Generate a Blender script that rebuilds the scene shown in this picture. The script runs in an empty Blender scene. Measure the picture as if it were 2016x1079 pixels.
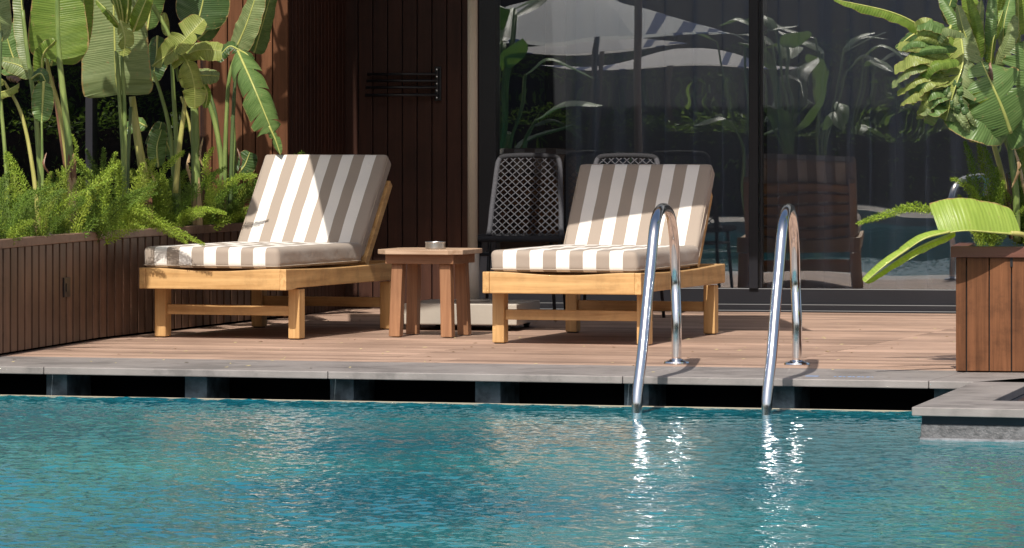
import bpy, math, random
import numpy as np
from mathutils import Vector, Matrix, Quaternion
R = math.radians
sc = bpy.context.scene
col = sc.collection

# ------------------------------------------------------------------ camera
F = 9500.0          # focal length in photo pixels (2016 wide)
HZ = 242.0          # horizon row of the photo
EYE = 1.08
cam = bpy.data.objects.new("camera", bpy.data.cameras.new("camera"))
col.objects.link(cam)
cam.data.sensor_width = 36
cam.data.lens = 36 * F / 2016
cam.location = (0, 0, EYE)
cam.rotation_euler = (R(90), R(0.0), 0)
cam.data.shift_y = -(539.5 - HZ) / 2016
cam.data.clip_start = 0.5
cam.data.clip_end = 3000
sc.camera = cam

# ------------------------------------------------------------------ light
SUN = Vector((0.20, 0.88, -1.0))
w = bpy.data.worlds.new("World"); sc.world = w; w.use_nodes = True
nt = w.node_tree
sky = nt.nodes.new('ShaderNodeTexSky'); sky.sky_type = 'NISHITA'; sky.sun_disc = False
sky.sun_elevation = math.atan2(1.0, math.hypot(SUN.x, SUN.y))
sky.sun_rotation = math.atan2(-SUN.x, -SUN.y)
sky.air_density = 1.0; sky.dust_density = 3.5
bg = nt.nodes['Background']; bg.inputs['Strength'].default_value = 0.10
nt.links.new(sky.outputs[0], bg.inputs['Color'])
sl = bpy.data.lights.new("sun", 'SUN'); sl.energy = 4.9; sl.angle = R(0.5); sl.color = (1.0, 0.94, 0.85)
so = bpy.data.objects.new("sun", sl); col.objects.link(so)
so.rotation_euler = SUN.to_track_quat('-Z', 'Y').to_euler(); so.location = (-4, -10, 20)
sc.view_settings.view_transform = 'Standard'; sc.view_settings.look = 'None'
sc.view_settings.exposure = 0.10; sc.view_settings.gamma = 1.0
sc.cycles.sample_clamp_indirect = 0; sc.cycles.blur_glossy = 0.0; sc.cycles.max_bounces = 8; sc.cycles.transparent_max_bounces = 12

# ------------------------------------------------------------------ helpers
def at(px, py, Y):
    return Vector(((px - 1008) * Y / F, Y, EYE - (py - HZ) * Y / F))
def floor_at(px, py, z=0.0):
    Y = F * (EYE - z) / (py - HZ)
    return Vector(((px - 1008) * Y / F, Y, z))

def tag(o, label=None, cat=None, group=None, kind=None):
    if label: o['label'] = label
    if cat: o['category'] = cat
    if group: o['group'] = group
    if kind: o['kind'] = kind
    return o
def empty(name, loc=(0, 0, 0), rz=0.0, label=None, cat=None, group=None):
    o = bpy.data.objects.new(name, None); col.objects.link(o)
    o.empty_display_size = 0.1
    o.location = loc; o.rotation_euler = (0, 0, rz)
    return tag(o, label, cat, group)
def copy_tree(o, parent=None):
    c = o.copy(); col.objects.link(c); c.parent = parent
    for ch in list(o.children): copy_tree(ch, c)
    return c

class MB:
    def __init__(s): s.v = []; s.f = []; s.uv = []; s.has_uv = False
    def add(s, vs, fs, uvs=None):
        b = len(s.v); s.v += [tuple(v) for v in vs]; s.f += [tuple(b + i for i in f) for f in fs]
        if uvs is not None: s.has_uv = True; s.uv += uvs
        elif s.has_uv: s.uv += [(0, 0)] * len(vs)
        return s
    def box(s, x0, x1, y0, y1, z0, z1, M=None):
        vs = [Vector(p) for p in ((x0,y0,z0),(x1,y0,z0),(x1,y1,z0),(x0,y1,z0),(x0,y0,z1),(x1,y0,z1),(x1,y1,z1),(x0,y1,z1))]
        if M is not None: vs = [M @ v for v in vs]
        return s.add(vs, [(0,3,2,1),(4,5,6,7),(0,1,5,4),(1,2,6,5),(2,3,7,6),(3,0,4,7)])
    def beam(s, p, q, wx, wz, up=(0, 0, 1), side=None):
        p = Vector(p); q = Vector(q); d = (q - p).normalized()
        sx = Vector(side) if side else d.cross(Vector(up)).normalized()
        sx = (sx - d * sx.dot(d)).normalized(); sz = sx.cross(d).normalized()
        vs = []
        for c in (p, q):
            for a, b in ((-1,-1),(1,-1),(1,1),(-1,1)): vs.append(c + sx * a * wx / 2 + sz * b * wz / 2)
        return s.add(vs, [(0,3,2,1),(4,5,6,7),(0,1,5,4),(1,2,6,5),(2,3,7,6),(3,0,4,7)])
    def prism(s, pts, z0, z1):
        n = len(pts)
        vs = [(p[0], p[1], z0) for p in pts] + [(p[0], p[1], z1) for p in pts]
        fs = [tuple(range(n-1, -1, -1)), tuple(range(n, 2*n))] + [(i, (i+1) % n, n + (i+1) % n, n + i) for i in range(n)]
        return s.add(vs, fs)
    def tube(s, pts, rad, seg=10, closed=False, cap=True):
        pts = [Vector(p) for p in pts]; n = len(pts)
        if not hasattr(rad, '__len__'): rad = [rad] * n
        T = []
        for i in range(n):
            a = pts[(i-1) % n] if (i > 0 or closed) else pts[0]
            b = pts[(i+1) % n] if (i < n-1 or closed) else pts[-1]
            T.append((b - a).normalized())
        ref = Vector((0, 0, 1)) if abs(T[0].z) < 0.9 else Vector((1, 0, 0))
        N = (ref - T[0] * ref.dot(T[0])).normalized()
        vs = []
        for i in range(n):
            N = (N - T[i] * N.dot(T[i])).normalized(); B = T[i].cross(N)
            for k in range(seg):
                a = 2 * math.pi * k / seg
                vs.append(pts[i] + (N * math.cos(a) + B * math.sin(a)) * rad[i])
        fs = []
        m = n if closed else n - 1
        for i in range(m):
            j = (i + 1) % n
            for k in range(seg):
                l = (k + 1) % seg
                fs.append((i*seg+k, i*seg+l, j*seg+l, j*seg+k))
        if cap and not closed:
            fs.append(tuple(range(seg-1, -1, -1))); fs.append(tuple((n-1)*seg + k for k in range(seg)))
        return s.add(vs, fs)
    def lathe(s, prof, c=(0, 0, 0), seg=32):
        c = Vector(c); n = len(prof); vs = []
        for r, z in prof:
            for k in range(seg):
                a = 2 * math.pi * k / seg; vs.append(c + Vector((r*math.cos(a), r*math.sin(a), z)))
        fs = [(i*seg+k, i*seg+(k+1) % seg, (i+1)*seg+(k+1) % seg, (i+1)*seg+k) for i in range(n-1) for k in range(seg)]
        fs.append(tuple(range(seg-1, -1, -1))); fs.append(tuple((n-1)*seg+k for k in range(seg)))
        return s.add(vs, fs)
    def build(s, name, m, parent=None, smooth=False, bevel=0, loc=None, segs=2):
        me = bpy.data.meshes.new(name); me.from_pydata(s.v, [], s.f)
        if s.has_uv:
            ul = me.uv_layers.new(name='UVMap')
            li = np.empty(len(me.loops), dtype=np.int32); me.loops.foreach_get('vertex_index', li)
            u = np.array(s.uv, dtype=np.float32)[li]; ul.data.foreach_set('uv', u.ravel())
        if m is not None: me.materials.append(m)
        if smooth: me.polygons.foreach_set('use_smooth', [True] * len(me.polygons))
        o = bpy.data.objects.new(name, me); col.objects.link(o)
        if parent is not None: o.parent = parent
        if loc is not None: o.location = loc
        if bevel:
            b = o.modifiers.new('bevel', 'BEVEL'); b.width = bevel; b.segments = segs; b.limit_method = 'ANGLE'; b.angle_limit = R(40)
            try: b.harden_normals = False
            except Exception: pass
        return o

def catmull(P, n):
    P = [Vector(p) for p in P]
    if len(P) == 2: return [P[0].lerp(P[1], i / (n-1)) for i in range(n)]
    Q = [P[0] * 2 - P[1]] + P + [P[-1] * 2 - P[-2]]
    out = []; m = len(P) - 1
    for i in range(n):
        t = i / (n-1) * m; k = min(int(t), m-1); u = t - k
        a, b, c, d = Q[k], Q[k+1], Q[k+2], Q[k+3]
        out.append(0.5 * ((2*b) + (c-a)*u + (2*a-5*b+4*c-d)*u*u + (3*b-a-3*c+d)*u**3))
    return out

# ------------------------------------------------------------------ materials
def nodes(m):
    m.use_nodes = True; n = m.node_tree
    return n, n.nodes, n.links, n.nodes['Principled BSDF']
def ramp(nd, stops):
    r = nd.new('ShaderNodeValToRGB'); e = r.color_ramp.elements
    while len(e) < len(stops): e.new(0.5)
    for i, (p, c) in enumerate(stops): e[i].position = p; e[i].color = (*c, 1)
    return r
def mat(name, color, rough=0.6, metal=0.0, spec=0.5, var=0.0, scale=8.0, bump=0.0, bscale=60.0, coords='Object'):
    m = bpy.data.materials.new(name); n, nd, ln, p = nodes(m)
    p.inputs['Base Color'].default_value = (*color, 1); p.inputs['Roughness'].default_value = rough
    p.inputs['Metallic'].default_value = metal; p.inputs['Specular IOR Level'].default_value = spec
    tc = nd.new('ShaderNodeTexCoord')
    if var:
        t = nd.new('ShaderNodeTexNoise'); t.inputs['Scale'].default_value = scale; t.inputs['Detail'].default_value = 6
        ln.new(tc.outputs[coords], t.inputs['Vector'])
        r = ramp(nd, [(0.3, tuple(c*(1-var) for c in color)), (0.7, tuple(min(1, c*(1+var)) for c in color))])
        ln.new(t.outputs[0], r.inputs[0]); ln.new(r.outputs[0], p.inputs['Base Color'])
    if bump:
        t2 = nd.new('ShaderNodeTexNoise'); t2.inputs['Scale'].default_value = bscale; t2.inputs['Detail'].default_value = 4
        ln.new(tc.outputs[coords], t2.inputs['Vector'])
        b = nd.new('ShaderNodeBump'); b.inputs['Strength'].default_value = bump; b.inputs['Distance'].default_value = 0.01
        ln.new(t2.outputs[0], b.inputs['Height']); ln.new(b.outputs[0], p.inputs['Normal'])
    return m
def wood(name, dark, light, axis='X', rough=0.5, fine=70.0, island=0.25, spec=0.4, stain=0.0, rot=0.0, bumps=0.25):
    """grain stretched along one axis; every board gets its own tone"""
    m = bpy.data.materials.new(name); n, nd, ln, p = nodes(m)
    tc = nd.new('ShaderNodeTexCoord'); geo = nd.new('ShaderNodeNewGeometry')
    mr = nd.new('ShaderNodeMapping'); mr.inputs['Rotation'].default_value = (0, 0, rot)
    mp = nd.new('ShaderNodeMapping')
    s = {'X': (1.6, fine, fine), 'Y': (fine, 1.6, fine), 'Z': (fine, fine, 1.6)}[axis]
    mp.inputs['Scale'].default_value = s
    ln.new(tc.outputs['Object'], mr.inputs[0]); ln.new(mr.outputs[0], mp.inputs['Vector'])
    off = nd.new('ShaderNodeVectorMath'); off.operation = 'SCALE'; off.inputs[0].default_value = (17, 9, 23)
    ln.new(geo.outputs['Random Per Island'], off.inputs['Scale'])
    ad = nd.new('ShaderNodeVectorMath'); ad.operation = 'ADD'
    ln.new(mp.outputs[0], ad.inputs[0]); ln.new(off.outputs[0], ad.inputs[1])
    t = nd.new('ShaderNodeTexNoise'); t.inputs['Scale'].default_value = 1.0; t.inputs['Detail'].default_value = 7; t.inputs['Roughness'].default_value = 0.65; t.inputs['Distortion'].default_value = 0.6
    ln.new(ad.outputs[0], t.inputs['Vector'])
    mid = tuple((a+b)/2 for a, b in zip(dark, light))
    r = ramp(nd, [(0.28, dark), (0.5, mid), (0.72, light)])
    ln.new(t.outputs[0], r.inputs[0])
    hs = nd.new('ShaderNodeHueSaturation')
    mr1 = nd.new('ShaderNodeMapRange'); mr1.inputs['To Min'].default_value = 1 - island; mr1.inputs['To Max'].default_value = 1 + island
    ln.new(geo.outputs['Random Per Island'], mr1.inputs[0]); ln.new(mr1.outputs[0], hs.inputs['Value'])
    ln.new(r.outputs[0], hs.inputs['Color'])
    last = hs.outputs[0]
    if stain:
        t3 = nd.new('ShaderNodeTexNoise'); t3.inputs['Scale'].default_value = 2.3; t3.inputs['Detail'].default_value = 8
        ln.new(tc.outputs['Object'], t3.inputs['Vector'])
        r3 = ramp(nd, [(0.35, (1-stain,)*3), (0.62, (1, 1, 1))]); ln.new(t3.outputs[0], r3.inputs[0])
        mx = nd.new('ShaderNodeMixRGB'); mx.blend_type = 'MULTIPLY'; mx.inputs[0].default_value = 1
        ln.new(last, mx.inputs[1]); ln.new(r3.outputs[0], mx.inputs[2]); last = mx.outputs[0]
    ln.new(last, p.inputs['Base Color'])
    p.inputs['Roughness'].default_value = rough; p.inputs['Specular IOR Level'].default_value = spec
    b = nd.new('ShaderNodeBump'); b.inputs['Strength'].default_value = bumps; b.inputs['Distance'].default_value = 0.002
    ln.new(t.outputs[0], b.inputs['Height']); ln.new(b.outputs[0], p.inputs['Normal'])
    return m

EDGE = 16.9   # yaw of the pool edge and of the deck boards
M = {}
M['deck'] = wood('deck_boards', (0.20, 0.125, 0.088), (0.57, 0.395, 0.305), 'X', 0.6, 60, 0.30, 0.25, 0.18, rot=R(EDGE))
TG = ((0.44, 0.235, 0.085), (0.72, 0.455, 0.20))
M['teak_x'] = wood('lounger_wood_x', *TG, 'X', 0.45, 34, 0.06, 0.4, 0.15)
M['teak_y'] = wood('lounger_wood_y', *TG, 'Y', 0.45, 34, 0.06, 0.4, 0.15)
M['teak_z'] = wood('lounger_wood_z', *TG, 'Z', 0.45, 34, 0.06, 0.4, 0.15)
TR = ((0.20, 0.09, 0.042), (0.42, 0.215, 0.11))
M['red_x'] = wood('table_wood_x', *TR, 'X', 0.5, 40, 0.08, 0.4, 0.2)
M['red_z'] = wood('table_wood_z', *TR, 'Z', 0.5, 40, 0.08, 0.4, 0.2)
M['table_top'] = wood('table_top_wood', (0.38, 0.24, 0.15), (0.62, 0.45, 0.32), 'X', 0.55, 40, 0.08, 0.3, 0.25)
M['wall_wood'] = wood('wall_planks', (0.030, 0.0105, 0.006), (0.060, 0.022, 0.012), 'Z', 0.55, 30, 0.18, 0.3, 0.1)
M['lit_wood'] = wood('panel_planks', (0.085, 0.036, 0.017), (0.165, 0.070, 0.034), 'Z', 0.65, 30, 0.16, 0.12, 0.1)  # lighter copy of the wall planks, the sunlit look put into colour
M['slat_wood'] = wood('planter_slats', (0.085, 0.045, 0.028), (0.19, 0.105, 0.066), 'Z', 0.45, 24, 0.22, 0.4, 0.2)
M['rim_wood'] = wood('planter_rim', (0.20, 0.12, 0.08), (0.31, 0.195, 0.14), 'X', 0.5, 20, 0.05, 0.4, 0.1)
M['board_wood'] = wood('planter_boards', (0.075, 0.029, 0.012), (0.195, 0.080, 0.036), 'Z', 0.55, 40, 0.12, 0.2, 0.15, bumps=0.5)
M['cap_wood'] = wood('planter_cap', (0.11, 0.04, 0.026), (0.19, 0.075, 0.05), 'X', 0.45, 30, 0.05, 0.5, 0.1)
M['stone'] = mat('coping_stone', (0.235, 0.212, 0.202), 0.6, var=0.14, scale=5, bump=0.15, bscale=220)
def stain(m, amt, sc_):
    n = m.node_tree; nd = n.nodes; ln = n.links; p = nd['Principled BSDF']; src = p.inputs['Base Color'].links[0].from_socket
    tc = nd.new('ShaderNodeTexCoord'); t = nd.new('ShaderNodeTexNoise'); t.inputs['Scale'].default_value = sc_; t.inputs['Detail'].default_value = 9; t.inputs['Roughness'].default_value = 0.72
    ln.new(tc.outputs['Object'], t.inputs['Vector']); r = ramp(nd, [(0.40, (1 - amt,) * 3), (0.50, (1, 1, 1)), (0.66, (1 + amt * 0.5,) * 3)]); ln.new(t.outputs[0], r.inputs[0])
    mx = nd.new('ShaderNodeMixRGB'); mx.blend_type = 'MULTIPLY'; mx.inputs[0].default_value = 1; ln.new(src, mx.inputs[1]); ln.new(r.outputs[0], mx.inputs[2]); ln.new(mx.outputs[0], p.inputs['Base Color'])
stain(M['board_wood'], 0.25, 6.0) if 'board_wood' in M else None; stain(M['slat_wood'], 0.22, 4.0); stain(M['wall_wood'], 0.25, 2.0); stain(M['teak_x'], 0.12, 9.0); stain(M['teak_y'], 0.15, 9.0); stain(M['stone'], 0.30, 2.6); stain(M['deck'], 0.16, 1.4)
M['pier'] = mat('pier_stone', (0.14, 0.19, 0.22), 0.7, var=0.6, scale=14, bump=0.5, bscale=60)
M['block'] = mat('block_stone', (0.13, 0.125, 0.13), 0.5, var=0.4, scale=40, bump=0.4, bscale=120)
M['tile_dark'] = mat('dark_tile', (0.012, 0.018, 0.028), 0.2, var=0.3, scale=3)
M['lip'] = mat('pale_lip', (0.30, 0.26, 0.19), 0.5)
M['steel'] = mat('polished_steel', (0.84, 0.84, 0.85), 0.13, metal=1.0, bump=0.02, bscale=25)
M['brushed'] = mat('brushed_steel', (0.66, 0.65, 0.63), 0.3, metal=1.0)
M['black'] = mat('black_metal', (0.012, 0.012, 0.014), 0.4)
M['frame'] = mat('door_frame', (0.014, 0.014, 0.018), 0.38, spec=0.4, var=0.2, scale=2)
M['beige_metal'] = mat('beige_paint', (0.44, 0.38, 0.30), 0.5, var=0.05, scale=4, bump=0.05)
M['base_grey'] = mat('base_grey', (0.40, 0.355, 0.30), 0.55, var=0.06, scale=4, bump=0.08)
M['rope'] = mat('grey_rope', (0.075, 0.075, 0.085), 0.8, var=0.2, scale=80, bump=0.5, bscale=400)
M['rope_dark'] = mat('charcoal_rope', (0.022, 0.022, 0.026), 0.8, bump=0.5, bscale=300)
M['canopy'] = mat('canopy_fabric', (0.38, 0.33, 0.27), 0.9)
M['soil'] = mat('soil', (0.035, 0.025, 0.018), 0.95, var=0.5, scale=20, bump=1.0, bscale=60)
M['white_wall'] = mat('render_wall', (0.10, 0.095, 0.09), 0.9)
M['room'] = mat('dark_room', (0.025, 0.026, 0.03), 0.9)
M['paving'] = mat('paving', (0.30, 0.27, 0.24), 0.8, var=0.15, scale=2)
M['rubber'] = mat('rubber', (0.02, 0.02, 0.02), 0.7)

def stripes(name, width, off=0.0, lo=0.0, hi=1.0):
    m = bpy.data.materials.new(name); n, nd, ln, p = nodes(m)
    tc = nd.new('ShaderNodeTexCoord'); sp = nd.new('ShaderNodeSeparateXYZ'); ln.new(tc.outputs['Object'], sp.inputs[0])
    nz = nd.new('ShaderNodeTexNoise'); nz.inputs['Scale'].default_value = 5; ln.new(tc.outputs['Object'], nz.inputs['Vector'])
    a0 = nd.new('ShaderNodeMath'); a0.operation = 'MULTIPLY_ADD'; a0.inputs[1].default_value = 0.003; ln.new(nz.outputs[0], a0.inputs[0])
    cl_ = nd.new('ShaderNodeClamp'); cl_.inputs['Min'].default_value = lo; cl_.inputs['Max'].default_value = hi; ln.new(sp.outputs[0], cl_.inputs[0]); ln.new(cl_.outputs[0], a0.inputs[2])
    a = nd.new('ShaderNodeMath'); a.operation = 'MULTIPLY_ADD'; a.inputs[1].default_value = 1/width; a.inputs[2].default_value = off; ln.new(a0.outputs[0], a.inputs[0])
    c = nd.new('ShaderNodeMath'); c.operation = 'FLOORED_MODULO'; c.inputs[1].default_value = 2.0; ln.new(a.outputs[0], c.inputs[0])
    g = nd.new('ShaderNodeMath'); g.operation = 'GREATER_THAN'; g.inputs[1].default_value = 1.0; ln.new(c.outputs[0], g.inputs[0])
    mx = nd.new('ShaderNodeMixRGB'); mx.inputs[1].default_value = (0.335, 0.275, 0.225, 1); mx.inputs[2].default_value = (0.80, 0.76, 0.71, 1)
    ln.new(g.outputs[0], mx.inputs[0])
    wv = nd.new('ShaderNodeTexNoise'); wv.inputs['Scale'].default_value = 600; wv.inputs['Detail'].default_value = 2; ln.new(tc.outputs['Object'], wv.inputs['Vector'])
    hs = nd.new('ShaderNodeHueSaturation'); mr = nd.new('ShaderNodeMapRange'); mr.inputs['To Min'].default_value = 0.88; mr.inputs['To Max'].default_value = 1.1
    ln.new(wv.outputs[0], mr.inputs[0]); ln.new(mr.outputs[0], hs.inputs['Value']); ln.new(mx.outputs[0], hs.inputs['Color'])
    ln.new(hs.outputs[0], p.inputs['Base Color']); p.inputs['Roughness'].default_value = 0.85
    p.inputs['Sheen Weight'].default_value = 0.15
    n2 = nd.new('ShaderNodeTexNoise'); n2.inputs['Scale'].default_value = 7; n2.inputs['Detail'].default_value = 3; ln.new(tc.outputs['Object'], n2.inputs['Vector'])
    b = nd.new('ShaderNodeBump'); b.inputs['Strength'].default_value = 0.35; b.inputs['Distance'].default_value = 0.02
    ln.new(n2.outputs[0], b.inputs['Height']); ln.new(b.outputs[0], p.inputs['Normal'])
    return m
M['piping'] = mat('cushion_piping', (0.40, 0.33, 0.26), 0.8)

def leaf_mat(name, base, alt, trans=0.35, rough=0.36, edge=(0.35, 0.25, 0.10), rib=85.0):
    m = bpy.data.materials.new(name); n, nd, ln, p = nodes(m)
    uv = nd.new('ShaderNodeUVMap'); sp = nd.new('ShaderNodeSeparateXYZ'); ln.new(uv.outputs[0], sp.inputs[0])
    # parallel veins
    mu = nd.new('ShaderNodeMath'); mu.operation = 'MULTIPLY'; mu.inputs[1].default_value = rib * 6.283; ln.new(sp.outputs[0], mu.inputs[0])
    si = nd.new('ShaderNodeMath'); si.operation = 'SINE'; ln.new(mu.outputs[0], si.inputs[0])
    cb = nd.new('ShaderNodeCombineXYZ'); k = nd.new('ShaderNodeMath'); k.operation = 'MULTIPLY'; k.inputs[1].default_value = 30
    k2 = nd.new('ShaderNodeMath'); k2.operation = 'MULTIPLY'; k2.inputs[1].default_value = 0.7
    ln.new(sp.outputs[0], k.inputs[0]); ln.new(k.outputs[0], cb.inputs[0]); ln.new(sp.outputs[1], k2.inputs[0]); ln.new(k2.outputs[0], cb.inputs[1])
    geo = nd.new('ShaderNodeNewGeometry'); ln.new(geo.outputs['Random Per Island'], cb.inputs[2])
    nz = nd.new('ShaderNodeTexNoise'); nz.inputs['Scale'].default_value = 1.3; nz.inputs['Detail'].default_value = 5; nz.inputs['Roughness'].default_value = 0.7
    ln.new(cb.outputs[0], nz.inputs['Vector'])
    r = ramp(nd, [(0.3, base), (0.7, alt)]); ln.new(nz.outputs[0], r.inputs[0])
    # vein tone
    vt = nd.new('ShaderNodeMapRange'); vt.inputs['From Min'].default_value = -1; vt.inputs['To Min'].default_value = 0.93; vt.inputs['To Max'].default_value = 1.03
    ln.new(si.outputs[0], vt.inputs[0]); hs = nd.new('ShaderNodeHueSaturation'); ln.new(vt.outputs[0], hs.inputs['Value']); ln.new(r.outputs[0], hs.inputs['Color'])
    bl = nd.new('ShaderNodeTexNoise'); bl.inputs['Scale'].default_value = 34; bl.inputs['Detail'].default_value = 8; bl.inputs['Roughness'].default_value = 0.7; tcb = nd.new('ShaderNodeTexCoord'); ln.new(tcb.outputs['Object'], bl.inputs['Vector'])
    br = ramp(nd, [(0.60, (0, 0, 0)), (0.70, (0.75, 0.75, 0.75))]); ln.new(bl.outputs[0], br.inputs[0])
    mb_ = nd.new('ShaderNodeMixRGB'); mb_.inputs[2].default_value = (edge[0] * 0.9, edge[1] * 0.9, edge[2], 1); ln.new(br.outputs[0], mb_.inputs[0]); ln.new(hs.outputs[0], mb_.inputs[1])
    er = ramp(nd, [(0.955, (0, 0, 0)), (0.99, (1, 1, 1))])
    na = nd.new('ShaderNodeMath'); na.operation = 'MULTIPLY_ADD'; na.inputs[1].default_value = 0.16; 
    sb = nd.new('ShaderNodeMath'); sb.operation = 'SUBTRACT'; sb.inputs[1].default_value = 0.08; ln.new(sp.outputs[1], sb.inputs[0])
    nb = nd.new('ShaderNodeTexNoise'); nb.inputs['Scale'].default_value = 60; tc = nd.new('ShaderNodeTexCoord'); ln.new(tc.outputs['Object'], nb.inputs['Vector'])
    ln.new(nb.outputs[0], na.inputs[0]); ln.new(sb.outputs[0], na.inputs[2]); ln.new(na.outputs[0], er.inputs[0])
    mx = nd.new('ShaderNodeMixRGB'); mx.inputs[2].default_value = (*edge, 1); ln.new(er.outputs[0], mx.inputs[0]); ln.new(mb_.outputs[0], mx.inputs[1])
    ln.new(mx.outputs[0], p.inputs['Base Color']); p.inputs['Roughness'].default_value = rough; p.inputs['Specular IOR Level'].default_value = 0.35
    b = nd.new('ShaderNodeBump'); b.inputs['Strength'].default_value = 0.3; b.inputs['Distance'].default_value = 0.002
    ad = nd.new('ShaderNodeMath'); ad.operation = 'ADD'; ln.new(si.outputs[0], ad.inputs[0])
    m3 = nd.new('ShaderNodeMath'); m3.operation = 'MULTIPLY'; m3.inputs[1].default_value = 4.0; ln.new(nz.outputs[0], m3.inputs[0]); ln.new(m3.outputs[0], ad.inputs[1])
    ln.new(ad.outputs[0], b.inputs['Height']); ln.new(b.outputs[0], p.inputs['Normal'])
    tr = nd.new('ShaderNodeBsdfTranslucent'); h2 = nd.new('ShaderNodeHueSaturation'); h2.inputs['Hue'].default_value = 0.485; h2.inputs['Saturation'].default_value = 1.25; h2.inputs['Value'].default_value = 1.6
    ln.new(mx.outputs[0], h2.inputs['Color']); ln.new(h2.outputs[0], tr.inputs['Color']); ln.new(b.outputs[0], tr.inputs['Normal'])
    ms = nd.new('ShaderNodeMixShader'); ms.inputs[0].default_value = trans
    ln.new(p.outputs[0], ms.inputs[1]); ln.new(tr.outputs[0], ms.inputs[2]); ln.new(ms.outputs[0], nd['Material Output'].inputs['Surface'])
    return m
M['leaf'] = leaf_mat('leaf_green', (0.105, 0.175, 0.028), (0.22, 0.31, 0.06))
M['leaf_grey'] = leaf_mat('leaf_greyish', (0.13, 0.18, 0.065), (0.25, 0.30, 0.13), 0.25)
M['leaf_dark'] = leaf_mat('leaf_deep_green', (0.035, 0.075, 0.022), (0.075, 0.13, 0.04), 0.2)
M['leaf_lime'] = leaf_mat('leaf_lime', (0.25, 0.37, 0.06), (0.37, 0.50, 0.10), 0.35, rib=60)
M['leaf_mid'] = leaf_mat('leaf_mid_green', (0.075, 0.14, 0.036), (0.16, 0.25, 0.08), 0.22)
M['leaf_olive'] = leaf_mat('leaf_olive', (0.20, 0.25, 0.06), (0.33, 0.37, 0.11), 0.3)
def stem_mat(name, lo, hi, sc_=(20, 20, 3)):
    m = bpy.data.materials.new(name); n, nd, ln, p = nodes(m)
    tc = nd.new('ShaderNodeTexCoord'); mp = nd.new('ShaderNodeMapping'); mp.inputs['Scale'].default_value = sc_
    ln.new(tc.outputs['Object'], mp.inputs[0]); t = nd.new('ShaderNodeTexNoise'); t.inputs['Scale'].default_value = 2.0; t.inputs['Detail'].default_value = 6
    ln.new(mp.outputs[0], t.inputs['Vector']); r = ramp(nd, [(0.3, lo), (0.7, hi)]); ln.new(t.outputs[0], r.inputs[0]); ln.new(r.outputs[0], p.inputs['Base Color'])
    p.inputs['Roughness'].default_value = 0.45
    b = nd.new('ShaderNodeBump'); b.inputs['Strength'].default_value = 0.4; b.inputs['Distance'].default_value = 0.004; ln.new(t.outputs[0], b.inputs['Height']); ln.new(b.outputs[0], p.inputs['Normal'])
    return m
M['stem'] = stem_mat('stem_green', (0.09, 0.15, 0.035), (0.24, 0.30, 0.085))
M['stem_dark'] = stem_mat('stem_dark_green', (0.05, 0.085, 0.03), (0.11, 0.16, 0.05))
M['stem_yellow'] = stem_mat('stem_yellow_green', (0.30, 0.30, 0.07), (0.46, 0.42, 0.14))
M['sheath'] = stem_mat('stem_sheath', (0.28, 0.17, 0.08), (0.52, 0.40, 0.22))
M['dry'] = stem_mat('dry_sheath', (0.05, 0.022, 0.012), (0.26, 0.13, 0.07))
M['midrib'] = stem_mat('leaf_midrib', (0.30, 0.34, 0.08), (0.46, 0.46, 0.14))
def fern_mat(name, lo, hi):
    m = bpy.data.materials.new(name); n, nd, ln, p = nodes(m)
    geo = nd.new('ShaderNodeNewGeometry'); r = ramp(nd, [(0.0, lo), (1.0, hi)]); ln.new(geo.outputs['Random Per Island'], r.inputs[0])
    oi = nd.new('ShaderNodeObjectInfo'); mr = nd.new('ShaderNodeMapRange'); mr.inputs['To Min'].default_value = 0.75; mr.inputs['To Max'].default_value = 1.2
    ln.new(oi.outputs['Random'], mr.inputs[0]); hs = nd.new('ShaderNodeHueSaturation'); ln.new(mr.outputs[0], hs.inputs['Value']); ln.new(r.outputs[0], hs.inputs['Color'])
    ln.new(hs.outputs[0], p.inputs['Base Color']); p.inputs['Roughness'].default_value = 0.6
    tr = nd.new('ShaderNodeBsdfTranslucent'); ln.new(hs.outputs[0], tr.inputs['Color'])
    ms = nd.new('ShaderNodeMixShader'); ms.inputs[0].default_value = 0.35
    ln.new(p.outputs[0], ms.inputs[1]); ln.new(tr.outputs[0], ms.inputs[2]); ln.new(ms.outputs[0], nd['Material Output'].inputs['Surface'])
    return m
M['fern'] = fern_mat('fern_green', (0.17, 0.28, 0.02), (0.44, 0.56, 0.075))
M['fern_old'] = fern_mat('fern_old', (0.20, 0.29, 0.02), (0.47, 0.56, 0.09))
M['fern_dark'] = fern_mat('fern_deep', (0.07, 0.14, 0.014), (0.24, 0.37, 0.05))  # deeper green; on the ferns it puts the shaded gaps into colour

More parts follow.
